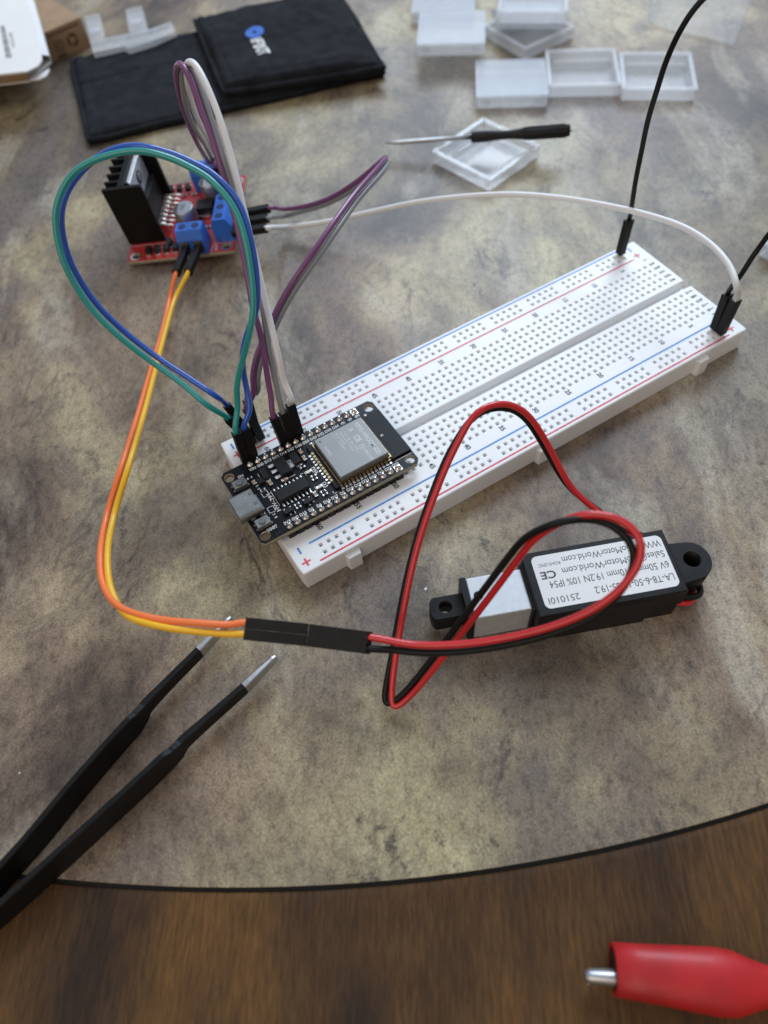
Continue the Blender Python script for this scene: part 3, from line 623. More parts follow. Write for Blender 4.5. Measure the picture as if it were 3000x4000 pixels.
# green and blue: board row to far rail, big loop over the driver board
g_pts = [D(928, 1589, 208), D(925, 1517, 204), D(938, 1445, 200), D(957, 1372, 196), D(975, 1300, 192), D(989, 1200, 189), D(981, 1068, 186), D(950, 905, 183), D(904, 797, 182), D(817, 699, 181), D(736, 650, 181), D(654, 614, 181), D(542, 590, 181), D(416, 609, 182), D(303, 663, 184), D(245, 738, 186), D(217, 832, 188), D(226, 943, 191), D(262, 1055, 194), D(353, 1201, 199), D(462, 1312, 203), D(590, 1412, 207), D(716, 1503, 209), D(805, 1580, 210)]
b_pts = [D(975, 1600, 209), D(963, 1517, 207), D(950, 1445, 204), D(950, 1372, 200), D(967, 1300, 196), D(1003, 1200, 191), D(1001, 1068, 188), D(972, 905, 185), D(926, 783, 184), D(834, 682, 183), D(748, 633, 183), D(660, 597, 183), D(542, 571, 183), D(450, 582, 185), D(372, 622, 188), D(309, 680, 189), D(264, 747, 190), D(240, 832, 191), D(249, 938, 194), D(284, 1043, 197), D(374, 1184, 202), D(482, 1292, 206), D(607, 1390, 209), D(736, 1476, 210), D(840, 1545, 211)]
def up_(x, y, zb, dx=0, dy=0, h=14.0): return (x, y, zb), (x+dx, y+dy, zb+math.sqrt(h*h-dx*dx-dy*dy))
e = up_(colx(63)-.25, 41.5, 10.4, .2, .5); f_ = up_(railx(0)-.1, 48.9, 9.0, -4.6, 1.2)
jumper('jumper_wire', 'green jumper wire arching in a wide loop from the board corner, beside the blue one', 'w_green', g_pts, [(*e, X_), (*f_, X_)], GW)
e = up_(colx(62)-.25, 41.5, 10.4, .4, .5); f_ = up_(railx(0)+.4, 51.5, 9.0, -3.2, 3.0)
jumper('jumper_wire', 'dark blue jumper wire arching in a wide loop, beside the green one', 'w_blue', b_pts, [(*e, X_), (*f_, X_)], GW)
# purple / grey / white to the driver board's pin header
def logic(i): return tuple(ML(37.8, 22.3+2.54*i, 3.2)), tuple(ML(37.8+.4, 22.3+2.54*i, 17.2))
my3 = tuple(my_)
p_pts = [D(1057, 1541, 211), D(1044, 1469, 208), D(1035, 1401, 205), D(1016, 1300, 202), D(987, 1200, 199), D(974, 1122, 198), D(947, 975, 196), D(926, 880, 195), D(904, 797, 194), D(871, 683, 192), D(828, 541, 190), D(779, 412, 189), D(745, 312, 189), D(716, 260, 190), D(697, 252, 194), D(687, 281, 200), D(703, 379, 215), D(736, 482, 235), D(779, 574, 262), D(822, 640, 290)]
e = up_(colx(58)-.2, 41.3, 9.6, -.9, .4)
jumper('jumper_wire', 'purple jumper wire in the tall narrow loop of three, left of the grey one', 'w_purple', p_pts, [(*e, X_), (*logic(2), my3, 'none')], GW)
y_pts = [D(1083, 1517, 211), D(1066, 1435, 208), D(1052, 1372, 205), D(1034, 1250, 202), D(1012, 1122, 199), D(975, 975, 197), D(931, 811, 195), D(898, 702, 193), D(868, 602, 191), D(821, 450, 190), D(783, 335, 190), D(748, 268, 191), D(722, 258, 195), D(710, 292, 201), D(724, 400, 215), D(757, 493, 236), D(803, 569, 262), D(835, 630, 288)]
e = up_(colx(57)-.1, 41.3, 9.6, -.5, .5)
jumper('jumper_wire', 'grey jumper wire between the purple and white ones in the tall narrow loop', 'w_grey', y_pts, [(*e, X_), (*logic(3), my3, 'none')], GW)
w_pts = [D(1139, 1560, 209), D(1110, 1493, 206), D(1092, 1416, 201), D(1073, 1331, 198), D(1034, 1166, 195), D(1001, 1025, 193), D(953, 824, 191), D(909, 634, 189), D(871, 504, 187), D(828, 384, 186), D(784, 288, 186), D(758, 250, 187), D(735, 246, 191), D(730, 280, 197), D(741, 370, 212), D(772, 465, 233), D(815, 547, 260), D(840, 600, 284)]
e = up_(colx(56), 41.4, 10.8, -.3, 1.0)
jumper('jumper_wire', 'white jumper wire on the outer side of the tall narrow loop', 'w_white', w_pts, [(*e, X_), (*logic(4), my3, 'none')], GW, r=.88)
# purple / grey pair folded back to the far rail
def term3(i, ln_=14.0):
    a = ML(43.2, 14.4-5.2*i, 4.6); b_ = ML(43.2+ln_, 14.4-5.6*i, 5.8); return tuple(a), tuple(b_)
P2OFF = 0
p2 = [D(1110, 817, 292), D(1170, 810, 285), D(1278, 778, 272), D(1387, 714, 258), D(1468, 648, 247), D(1504, 617, 240), D(1502, 622, 234), D(1472, 660, 226), D(1387, 756, 214), D(1305, 868, 206), D(1224, 985, 203), D(1142, 1105, 204), D(1090, 1195, 206), D(1050, 1280, 207), D(1019, 1348, 208), D(998, 1408, 209), D(988, 1469, 211), D(989, 1541, 214)]
e = up_(railx(1)+.2, 48.9, 9.0, -1.3, .3)
jumper('jumper_wire', 'purple jumper wire folded to a sharp point right of the tall loop', 'w_purple', p2[::-1], [(*e, X_), (*term3(0), my3, 'none')], GW)
y2 = [D(1110, 845, 292), D(1170, 830, 286), D(1290, 792, 272), D(1400, 726, 258), D(1486, 655, 247), D(1512, 634, 241), D(1512, 642, 235), D(1494, 672, 228), D(1400, 778, 216), D(1320, 892, 207), D(1241, 1007, 204), D(1160, 1122, 205), D(1110, 1207, 207), D(1069, 1292, 208), D(1040, 1353, 209), D(1019, 1413, 210), D(1008, 1474, 212), D(1005, 1530, 215)]
e = up_(railx(1)-.1, 51.5, 9.0, .6, .8)
jumper('jumper_wire', 'grey jumper wire folded to a sharp point, under the purple one', 'w_grey', y2[::-1], [(*e, X_), (*term3(1), my3, 'none')], GW)
# long white one
wl = [D(1120, 886, 290), D(1266, 868, 285), D(1447, 828, 278), D(1627, 790, 271), D(1808, 768, 264), D(1989, 759, 258), D(2170, 771, 252), D(2351, 799, 246), D(2532, 840, 240), D(2676, 890, 234), D(2785, 962, 228), D(2853, 1045, 223), D(2877, 1115, 221)]
e = up_(railx(49), rail_near[1], 8.9, .3, -.2)
jumper('jumper_wire', 'long white jumper wire arching across the table to the right end of the breadboard', 'w_white', wl[::-1], [(*e, X_), (*term3(2), my3, 'none')], GW, r=.95)
# black jumper between the two rails, looping out of the picture
bk = [D(2469, 796, 244), D(2484, 700, 236), D(2506, 590, 228), D(2531, 470, 218), D(2566, 353, 208), D(2601, 243, 200), D(2648, 137, 194), D(2703, 47, 190), D(2765, -20, 188), D(2900, -100, 187), D(3120, -60, 188), D(3280, 120, 190), D(3320, 380, 194), D(3230, 620, 199), D(3090, 815, 207), D(3000, 920, 213), D(2969, 962, 216), D(2935, 1010, 218), D(2895, 1073, 221)]
e = up_(railx(49), rail_far[1], 8.9, .2, 0); f_ = up_(railx(49), rail_near[0], 8.9, .2, .6)
jumper('jumper_wire', 'black jumper wire rising from the right end of the breadboard and looping out of view', 'w_black', bk, [(*e, X_), (*f_, X_)], GW, r=.78)
# orange and yellow to the actuator plug
def fterm(i): 
    a = ML(25.5+5.0*i, -.2, 4.0); b_ = ML(23.6+4.6*i, -14.6, 4.2); return tuple(a), tuple(b_)
view = lambda p: (Vector(p)-CAM).normalized()
A0, A1 = D(1200, 2480, 168), D(972, 2457, 168)         # plug: wire end A1, mating end A0
axp = (A1-A0).normalized(); A1 = A0+axp*14.0; sdp = axp.cross(view(A0)).normalized()
if sdp.dot(DN) > 0: sdp = -sdp                            # sdp points up in the picture
o_pts = [P(664, 1165, 4.5), P(642, 1262, 6), P(618, 1350, 9), P(588, 1450, 13.5), P(537, 1627, 21), P(474, 1826, 28), D(419, 2007, 198), D(392, 2160, 186), D(405, 2290, 178), D(468, 2371, 173), D(600, 2415, 170), D(780, 2434, 168), D(900, 2440, 168)]
y3 = [P(684, 1165, 6), P(655, 1262, 8.5), P(631, 1350, 11.5), P(606, 1450, 16), P(560, 1627, 23), P(501, 1826, 29), D(447, 2007, 197), D(420, 2165, 185), D(435, 2306, 177), D(494, 2402, 172), D(610, 2444, 169), D(780, 2468, 168), D(900, 2477, 168)]
for pts, mk, i, lb in ((o_pts, 'w_orange', 0, 'orange jumper wire running down beside the yellow one to the black plug'), (y3, 'w_yellow', 1, 'yellow jumper wire running down beside the orange one to the black plug')):
    off = sdp*1.27*(1 if i == 0 else -1)
    jumper('jumper_wire', lb, mk, pts, [(*fterm(i), tuple(mx_)), (tuple(A0+off), tuple(A1+off), tuple(sdp), 'none')], GW)

# ------------------------------------------------------------------ linear actuator
th = R_(-21.9); AO = Vector((43.3, -46.6, 0))
def AL(x, y, z): return AO+Vector((math.cos(th)*x-math.sin(th)*y, math.sin(th)*x+math.cos(th)*y, z))
ac = thing('linear_actuator', 'small black linear actuator with silver tube and white printed label lying on the table', 'actuator', AO, -21.9)
q = MB('black_plastic')
q.prism([(0, 0), (38.5, 0), (38.5, 18.3), (0, 18.3)], 7.5, 15, bev=.5); q.box(.3, 38.2, .35, 17.95, .2, 7.6, .4); q.box(6, 30, -.25, .6, .1, 13.2, .25); q.box(-.7, 1.5, 2.4, 16.2, .4, 13.9, .4)
q.build('body', ac)
q = MB('label_paper'); q.prism(rrect(2.3, 37.1, 1.7, 16.8, 1.6), 15.005, 15.06); lab = q.build('paper_label', ac)
q = MB('black_ink'); zl = 15.075
# the label reads upside down in the picture: rotated by 180 degrees
q.text('LA-T8-6-50-10/65-19.2', 36.5, 5.4, zl, 1.95, 180, width=20.6, bold=0)
q.text('251010I', 11.6, 4.6, zl, 1.8, 180, width=8.0, bold=0)
q.text('6V 50mm/s 10mm 19.2N 10% IP54', 36.4, 9.0, zl, 1.95, 180, width=31.2, bold=0)
q.text('Sales@GoMotorWorld.com', 36.4, 12.2, zl, 1.95, 180, width=27.0, bold=0)
q.text('CE', 7.6, 12.0, zl, 2.1, 180, width=4.0, bold=.035)
q.text('WWW.GoMotorWorld.com', 36.4, 15.4, zl, 1.95, 180, width=26.2, bold=0)
q.text('ROHS EMC', 9.6, 14.4, zl, .95, 180, width=5.8, bold=0)
q.build('printed_text', lab)
q = MB('aluminium', 'black_plastic'); q.box(-15.2, .2, 3.5, 15.1, 1.0, 13.0, .3); tube_ = q.build('tube', ac)
q = MB('black_plastic'); q.cyl((-13.0, 9.7, 13.01), (-13.0, 9.7, 13.05), 1.25, n=24); q.build('tube_hole', tube_)
q = MB('black_plastic'); q.prism(rrect(-16.9, -15.2, 3.1, 15.5, .5), .6, 13.4, bev=.3); q.build('end_cap', ac)
def eye(name, pts, hole, z0_, z1_):
    o = plate(name, ac, ('black_plastic', 'black_plastic'), pts, [hole], z0_, z1_); return o
eye('rod_eye', [(-16.8, 6.6), (-16.8, 12.8)]+[(-24.3-1.5*math.cos(R_(a)), 9.7+3.1*math.sin(R_(a))) for a in (90, 60, 30, 0, -30, -60, -90)], (-21.6, 9.7, 1.75), 3.2, 9.8)
eye('rear_lug', [(38.4, 3.4), (38.4, 15.6)]+[(44.2+4.9*math.cos(R_(a)), 9.6+5.4*math.sin(R_(a))) for a in range(80, -81, -10)], (44.3, 9.9, 2.35), 2.4, 11.6)
# twin cable
rd = [D(1548, 2508, 166), D(1633, 2522, 165), D(1817, 2517, 162), D(1962, 2495, 159), D(2106, 2463, 157), D(2251, 2414, 154), D(2359, 2356, 152), D(2450, 2275, 151), D(2505, 2181, 150), D(2500, 2100, 150), D(2432, 2031, 151), D(2323, 2006, 152), D(2235, 2020, 154), D(2150, 2062, 157), D(2083, 2108, 160), D(2030, 2174, 163), D(1934, 2304, 169), D(1834, 2434, 175), D(1734, 2562, 181), D(1640, 2680, 185), D(1575, 2745, 187.0), D(1537, 2765, 187.3), D(1529, 2725, 187.6), D(1537, 2622, 188), D(1566, 2441, 188), D(1600, 2260, 188), D(1646, 2080, 188), D(1700, 1930, 188), D(1753, 1798, 187), D(1800, 1707, 186), D(1836, 1640, 185), D(1887, 1594, 185), D(1945, 1577, 186), D(2006, 1583, 188), D(2064, 1620, 190), D(2110, 1685, 193), D(2163, 1780, 197), D(2201, 1856, 200), D(2250, 1930, 203), D(2340, 2000, 204), D(2400, 2060, 205), AL(33, 22.5, 5), AL(41, 20.5, 2.2), AL(44.5, 12, 1.4), AL(45.6, 4.5, 2.2), AL(42.5, .8, 4.0), AL(38.2, 1.6, 5.2)]
bk2 = [D(1548, 2538, 167), D(1633, 2552, 166), D(1817, 2545, 163.5), D(1962, 2524, 160.5), D(2106, 2491, 158.5), D(2251, 2443, 156), D(2345, 2390, 154), D(2432, 2305, 152), D(2480, 2200, 151.5), D(2468, 2125, 151.5), D(2405, 2058, 152.5), D(2323, 2028, 153.5), D(2225, 2030, 153), D(2136, 2056, 155), D(2053, 2096, 159), D(1998, 2160, 163), D(1902, 2288, 169.5), D(1803, 2420, 176), D(1706, 2550, 182), D(1615, 2668, 186), D(1545, 2740, 187.5), D(1508, 2750, 188), D(1502, 2715, 188), D(1521, 2615, 189.4), D(1553, 2436, 190), D(1588, 2254, 190), D(1634, 2076, 190), D(1689, 1923, 190.2), D(1741, 1792, 189.5), D(1791, 1706, 189), D(1831, 1647, 188), D(1884, 1607, 187.5), D(1943, 1592, 188.2), D(2001, 1598, 190), D(2054, 1634, 192), D(2098, 1698, 195), D(2152, 1792, 199), D(2193, 1864, 202), D(2247, 1929, 205.5), D(2345, 1998, 206), D(2402, 2052, 207), AL(33, 24.4, 5), AL(42, 22.5, 2.4), AL(46.4, 13, 1.8), AL(47.4, 4.4, 3.6), AL(43.5, 1.2, 6.0), AL(38.2, 2.6, 7.2)]
B0, B1 = D(1205, 2481, 168), D(1456, 2513, 167); axb = (B1-B0).normalized(); B1 = B0+axb*14.3
def aloc(p): 
    d = Vector(p)-AO; return Vector((math.cos(th)*d.x+math.sin(th)*d.y, -math.sin(th)*d.x+math.cos(th)*d.y, d.z))
for pts, mk, off in ((rd, 'w_red', 1.27), (bk2, 'w_black', -1.27)):
    st = B1+sdp*off; full = [st-axb*2.2, st+axb*.6]+pts
    path = smooth_path(spline(full, 10), 40)
    MB(mk).tube([aloc(p) for p in path], .84, 16).build('cable', ac, 'red lead of the twin cable' if off > 0 else 'black lead of the twin cable')
hb = MB('housing')
l0, l1, ls = aloc(B0), aloc(B1), aloc(AO+sdp)
housing(ac, Vector((0, 0, 0)), l0, l1, ls, n_=2, pin='male')
hb.bm.free()

# ------------------------------------------------------------------ tweezers
tw = thing('tweezers', 'open black tweezers with bare steel tips lying at the left edge of the table', 'tweezers', P(300, 3200, 0))
TO = P(300, 3200, 0)
def arm(px, tipside):
    """px: list of (u, v, half height, half thickness); strip stands on its edge, centred 5.2 mm above the table"""
    P_ = [(P(u, v, 5.2), h_, t_) for u, v, h_, t_ in px]
    cs = spline([p[0] for p in P_], 6); hs_ = []; 
    for i in range(len(P_)-1):
        for k in range(6): t = k/6; t = t*t*(3-2*t); hs_.append((P_[i][1]*(1-t)+P_[i+1][1]*t, P_[i][2]*(1-t)+P_[i+1][2]*t))
    hs_.append((P_[-1][1], P_[-1][2])); return cs, hs_
def strip_mesh(mk, cs, hs_):
    q = MB(mk); rings = []
    for i, c_ in enumerate(cs):
        t = (cs[min(i+1, len(cs)-1)]-cs[max(0, i-1)]); t.z = 0; t.normalize(); nn = Vector((-t.y, t.x, 0)); h_, t_ = hs_[i]; b = min(.25, t_*.4); c0 = c_-TO
        rings.append([c0+nn*x+Vector((0, 0, z)) for x, z in ((-t_, -h_+b), (-t_+b, -h_), (t_-b, -h_), (t_, -h_+b), (t_, h_-b), (t_-b, h_), (-t_+b, h_), (-t_, h_-b))])
    q.rings(rings, smooth=False); return q
up_px = [(904, 2416, 1.2, .45), (893, 2430, 1.6, .55), (781, 2546, 2.1, .85), (660, 2668, 2.2, .9), (571, 2762, 2.5, 1.0), (548, 2800, 3.6, .9), (522, 2832, 4.6, .8), (430, 2935, 4.9, .75), (300, 3085, 5.0, .75), (130, 3292, 5.1, .75), (-40, 3478, 5.1, .8), (-260, 3712, 5.1, .9), (-420, 3875, 5.1, .9)]
lo_px = [(1078, 2568, 1.2, .45), (1066, 2580, 1.6, .55), (957, 2687, 2.1, .85), (830, 2800, 2.2, .9), (714, 2905, 2.5, 1.0), (688, 2940, 3.6, .9), (650, 2975, 4.6, .8), (560, 3062, 4.9, .75), (430, 3182, 5.0, .75), (298, 3304, 5.1, .75), (0, 3572, 5.1, .8), (-230, 3765, 5.1, .9), (-400, 3895, 5.1, .9)]
for k, px in enumerate((up_px, lo_px)):
    cs, hs_ = arm(px, k); cut = 12
    ar = strip_mesh('tweezer_black', cs[cut:], hs_[cut:]).build('arm', tw)
    tp = strip_mesh('steel', cs[:cut+1], hs_[:cut+1])
    if k == 0:
        for i in range(9):
            c_ = cs[2].lerp(cs[cut], .15+i*.09); t = (cs[cut]-cs[2]).normalized(); nn = Vector((-t.y, t.x, 0))
            c0 = c_-TO; dd = -nn if nn.dot(P(1078, 2568, 5)-c_) < 0 else nn
            tp.cyl(c0+dd*.62+Vector((0, 0, -1.2)), c0+dd*.62+Vector((0, 0, 1.2)), .28, n=8)
    tp.build('tip', ar)

# ------------------------------------------------------------------ alligator clip (on the wooden rim)
CO = P(2700, 3800, 0); 
cl = thing('alligator_clip', 'red booted alligator clip with steel jaws on the dark wooden table rim', 'clip', (CO.x, CO.y, -.3))
ca = P(2400, 3785, 5.0); cb = P(3000, 3828, 5.0); ax = (cb-ca).normalized(); sd = Vector((-ax.y, ax.x, 0)).normalized(); o3 = Vector((CO.x, CO.y, -.3))
q = MB('boot_red'); rings = []
pr_ = [(-.15, 4.65, 4.1), (0, 4.9, 4.3), (6, 5.2, 4.5), (14, 5.75, 4.8), (20, 6.15, 5.0), (23.5, 5.9, 4.8), (27, 4.7, 4.2), (30, 3.9, 3.7), (33, 3.3, 3.2), (37, 2.5, 2.5), (46, 2.3, 2.3)]
for (d, a, b_) in pr_:
    c0 = ca+ax*d; c0.z = b_-.3+.2; shift = sd*(-.045*min(d, 22))
    rings.append([c0+shift+sd*a*math.copysign(abs(math.cos(2*math.pi*i/32))**.8, math.cos(2*math.pi*i/32))+Vector((0, 0, 1))*b_*math.copysign(abs(math.sin(2*math.pi*i/32))**.8, math.sin(2*math.pi*i/32))-o3 for i in range(32)])
q.rings(rings, smooth=True); q.build('rubber_boot', cl)
q = MB('black_plastic'); c0 = ca-ax*.17; c0.z = 4.2
q.bm.faces.new([q.bm.verts.new(c0+sd*4.1*math.cos(2*math.pi*i/32)+Vector((0, 0, 3.4*math.sin(2*math.pi*i/32)))-o3) for i in range(32)]); q.build('boot_opening_shade', cl)  # flat black disc paints the dark hollow of the boot
q = MB('w_red'); e0 = ca+ax*44; e0.z = 2.1; q.tube([p-o3 for p in spline([e0, e0+ax*12, e0+ax*30+sd*4, e0+ax*60+sd*14], 6)], 1.7); q.build('wire', cl)
for k, (u, v, mk, ln_) in enumerate(((2350, 3816, 'steel', 6.2), (2376, 3734, 'shaded_steel', .2))):  # second jaw gets the steel with shade in its colour
    base = P(u, v, 5.0); q = MB(mk); st = ca+sd*((base-ca).dot(sd))+ax*3; st.z = 4.6; rg = []
    for d, wd, hh in ((0, 1.75, 2.3), (3, 1.75, 2.3), (3+ln_*.8, 1.5, 1.9), (3+ln_-.4, 1.15, 1.5), (3+ln_, .75, .9)):
        c0 = st-ax*d; rg.append([c0+sd*wd*math.cos(R_(a))+Vector((0, 0, hh*math.sin(R_(a))-.6))-o3 for a in range(-20, 201, 20)])
    q.rings(rg, cap=True, smooth=True)
    sgn = 1 if k == 0 else -1
    for i in range(5):
        c0 = st-ax*(3+ln_*.85-1.1*i)+sd*(-1.3*sgn); q.cyl(c0+Vector((0, 0, -1.4))-o3, c0+Vector((0, 0, -.5))-o3, .30, .25, n=8) if k == 0 and i < 4 else None
    q.build('jaw', cl)

# ------------------------------------------------------------------ fabric pouch
from mathutils import noise as NN
noise_ = NN.noise
def cushion(mk, quad, z0_, th_, nx, ny, amp, edge, seed, seams=()):
    random.seed(seed); from mathutils import noise as N
    q = MB(mk); A, B, Cc, Dd = [Vector((p[0], p[1], 0)) for p in quad]; top = []; bot = []
    for j in range(ny+1):
        rt, rb = [], []
        for i in range(nx+1):
            s_, t = i/nx, j/ny; p = A.lerp(B, s_).lerp(Dd.lerp(Cc, s_), t)
            lx = (B-A).length; ly = (Dd-A).length; dx = min(s_, 1-s_)*lx; dy = min(t, 1-t)*ly; d = min(dx, dy)
            ef = math.sqrt(max(0, 1-(1-min(1, d/edge))**2))
            wob = N.noise(Vector((p.x*.045, p.y*.045, seed)))*amp+N.noise(Vector((p.x*.15, p.y*.15, seed+5)))*amp*.3
            z = z0_+th_*(.12+.88*ef)+wob*ef
            for (axis, pos) in seams:
                dd = abs((s_*lx if axis == 's' else t*ly)-pos); z -= .7*math.exp(-(dd/.9)**2)
            off = N.noise(Vector((p.x*.05, p.y*.05, seed+9)))*1.3; nrm = Vector((off, off*.6, 0)) if d < .01 else Vector((off, off*.6, 0))
            rt.append(q.bm.verts.new(p+nrm+Vector((0, 0, z)))); rb.append(q.bm.verts.new(p+nrm+Vector((0, 0, z0_))))
        top.append(rt); bot.append(rb)
    for j in range(ny):
        for i in range(nx):
            f = q.bm.faces.new((top[j][i], top[j][i+1], top[j+1][i+1], top[j+1][i])); f.smooth = True
            q.bm.faces.new((bot[j][i], bot[j+1][i], bot[j+1][i+1], bot[j][i+1]))
    def wall(a, b): 
        for k in range(len(a)-1): f = q.bm.faces.new((a[k], a[k+1], b[k+1], b[k])); f.smooth = True
    wall(bot[0], top[0]); wall(top[ny], bot[ny]); wall([r[0] for r in top], [r[0] for r in bot]); wall([r[nx] for r in bot], [r[nx] for r in top])
    return q
pc = thing('fabric_pouch', 'black folded fabric tool pouch with blue and white logo at the back of the table', 'pouch', (100, 270, 0)); PO = Vector((100, 270, 0))
lp = [P(276, 229, 3.5), P(345, 551, 2.5), P(1500, 275, 3), P(1345, 0, 3)]
def rel(pts): return [(p.x-PO.x, p.y-PO.y) for p in pts]
cushion('fabric', rel([lp[1], lp[2], lp[3], lp[0]]), .1, 4.6, 110, 70, 1.3, 4, 3, seams=(('s', 7), ('t', 70), ('t', 48))).build('pouch_back', pc)
fl = [P(872, 338, 10), P(1497, 243, 10), P(1325, -40, 10), P(757, 60, 10)]
cushion('fabric', rel(fl), 4.6, 7.6, 90, 70, 2.2, 5, 11, seams=(('s', 5), ('t', 4.5))).build('pouch_flap', pc)
for quad, zh, nm2 in ((lp, 2.4, 'hem'), (fl, 7.4, 'flap_hem')):
    q = MB('fabric'); qq = [quad[0], quad[1], quad[2], quad[3], quad[0]] if nm2 == 'hem' else [quad[3], quad[0], quad[1], quad[2]]
    path = []
    for a_, b_ in zip(qq, qq[1:]):
        for k in range(14):
            p_ = a_.lerp(b_, k/14); o_ = noise_(Vector((p_.x*.05, p_.y*.05, 3 if nm2 == 'hem' else 11)).xyz)
            path.append(Vector((p_.x-PO.x+o_*1.3, p_.y-PO.y+o_*.8, zh+o_*.5)))
    q.tube(path, 1.35, 8); q.build(nm2, pc)
q = MB('logo_blue', 'silk'); l0_ = P(995, 129, 12)-PO; dirv = (P(1040, 218, 12)-P(995, 129, 12)).normalized(); rz = math.degrees(math.atan2(dirv.y, dirv.x)); n = 30
nrm_ = Vector((-dirv.y, dirv.x, 0)); zz = 14.5
q.rings([[l0_+Vector((r*(1+.08*(k % 2))*math.cos(2*math.pi*k/n), r*(1+.08*(k % 2))*math.sin(2*math.pi*k/n), 0))+Vector((0, 0, zz-l0_.z)) for k in range(n)] for r in (4.4, .9)], cap=False)
tp_ = l0_+dirv*4.9-nrm_*3.2; q.text('iFIXIT', tp_.x, tp_.y, zz, 5.4, rz, mi=1, width=19, bold=.045)
lo_ = q.build('logo', pc)
md_ = lo_.modifiers.new('follow', 'SHRINKWRAP'); md_.target = [c_ for c_ in pc.children if c_.name.startswith('pouch_flap')][0]; md_.wrap_method = 'PROJECT'; md_.use_project_z = True; md_.use_negative_direction = True; md_.use_positive_direction = True; md_.offset = .4*S

# ------------------------------------------------------------------ cardboard boxes
kx = (Vector((54.7, 339.6, 0))-Vector((33.4, 335.6, 0))).normalized(); ky = Vector((-kx.y, kx.x, 0)); ko = Vector((54.7, 339.6, 0))-kx*120
kb = thing('cardboard_box', 'brown kraft cardboard box under the white carton at the back left', 'box', ko, math.degrees(math.atan2(kx.y, kx.x)))
q = MB('kraft'); q.box(0, 120, 0, 90, .05, 14, .35); q.build('body', kb)
q = MB('kraft_ink')
T = Matrix.Translation((0, -.03, 0)) @ Matrix.Rotation(R_(90), 4, 'X')
q.mesh_ok = True
for (x0, x1, z0_, z1_) in ((100.2, 117.5, 11.3, 12.2), (101.0, 106.5, .8, 2.2)):
    q.bm.faces.new([q.bm.verts.new(p) for p in ((x0, -.03, z0_), (x1, -.03, z0_), (x1, -.03, z1_), (x0, -.03, z1_))])
def ringf(cx, cz, r0, r1, n=26, mod=0):
    a = [q.bm.verts.new((cx+r0*math.cos(2*math.pi*i/n), -.03, cz+r0*math.sin(2*math.pi*i/n))) for i in range(n)]; b_ = [q.bm.verts.new((cx+r1*math.cos(2*math.pi*i/n), -.03, cz+r1*math.sin(2*math.pi*i/n))) for i in range(n)]
    for i in range(n):
        if mod and (i % mod) == 0: continue
        q.bm.faces.new((a[i], a[(i+1) % n], b_[(i+1) % n], b_[i]))
ringf(104.0, 5.8, 2.4, 3.0); ringf(104.0, 5.8, .9, 1.5); ringf(111.6, 6.2, 1.5, 3.2, 24, 8)
q.build('printed_symbols', kb)
wb = thing('white_carton', 'white card carton with barcode lying on the brown box at the back left', 'box', (0, 300, 14)); WO = Vector((0, 300, 14))
def wp(u, v, z): p = P(u, v, z)-WO; return (p.x, p.y)
q = MB('white_card')
T0 = wp(-420, 420, 20); topo = [wp(-420, 398, 20), wp(0, 289, 20), wp(108, 277, 20), wp(148, 257, 20), wp(163, 236, 20), wp(162, 212, 20), wp(103, 0, 20), wp(20, -260, 20), wp(-500, -140, 20)]
q.prism(topo, 5.2, 6.0); q.build('top_panel', wb)
q = MB('kraft', 'white_card')
q.prism([wp(-400, 440, 14.6), wp(0, 330, 14.6), wp(115, 316, 14.6), wp(150, 270, 16), wp(195, 232, 16), wp(132, 0, 16), wp(60, -240, 16), wp(-480, -100, 16)], .1, .9, mi=1)
a = [wp(-400, 437, 15), wp(0, 328, 15), wp(112, 314, 15)]; 
for i in range(2):
    p0_, p1_ = Vector((*a[i], 0)), Vector((*a[i+1], 0)); t0_, t1_ = Vector((*topo[i], 0)), Vector((*topo[i+1], 0))
    q.bm.faces.new([q.bm.verts.new(v_) for v_ in (p0_+Vector((0, 0, .9)), p1_+Vector((0, 0, .9)), t1_+Vector((0, 0, 5.2)), t0_+Vector((0, 0, 5.2)))])
sdw = [(wp(196, 230, 16), 1.0), (wp(172, 140, 16), 1.0), (wp(132, 0, 16), 1.0), (wp(60, -240, 16), 1.0)]; tpw = [wp(162, 212, 20), wp(140, 132, 20), wp(103, 0, 20), wp(20, -260, 20)]
for i in range(3):
    f = q.bm.faces.new([q.bm.verts.new(v_) for v_ in (Vector((*sdw[i][0], 3.4)), Vector((*sdw[i+1][0], 3.4)), Vector((*tpw[i+1], 5.9)), Vector((*tpw[i], 5.9)))]); f.material_index = 1
    f = q.bm.faces.new([q.bm.verts.new(v_) for v_ in (Vector((*sdw[i][0], .9)), Vector((*sdw[i+1][0], .9)), Vector((*sdw[i+1][0], 3.4)), Vector((*sdw[i][0], 3.4)))]); f.material_index = 1
q.build('side_walls', wb)
q = MB('white_card'); fp = [wp(112, 287, 18), wp(190, 262, 16), wp(192, 276, 15.5), wp(182, 300, 15), wp(158, 314, 14.8), wp(122, 320, 14.6)]
q.prism(fp, .92, 1.5); q.build('tuck_flap', wb)
q = MB('black_ink'); random.seed(4); c00 = Vector((*wp(0, 101, 20), 0)); c10 = Vector((*wp(17, 99, 20), 0)); c01 = Vector((*wp(23, 228, 20), 0)); c11 = Vector((*wp(47, 225, 20), 0)); t = 0
while t < 1:
    w_ = random.choice((.012, .012, .024, .036)); t2 = min(1, t+w_)
    q.bm.faces.new([q.bm.verts.new(v_+Vector((0, 0, 6.03))) for v_ in (c00.lerp(c01, t), c10.lerp(c11, t), c10.lerp(c11, t2), c00.lerp(c01, t2))]); t = t2+random.choice((.012, .012, .024))
d_ = (c11-c10).normalized(); ra = math.degrees(math.atan2(d_.y, d_.x)); s0 = Vector((*wp(33, 128, 20), 0)); q.text('X00145332101', s0.x, s0.y, 6.03, 1.6, ra, width=16, bold=.0)
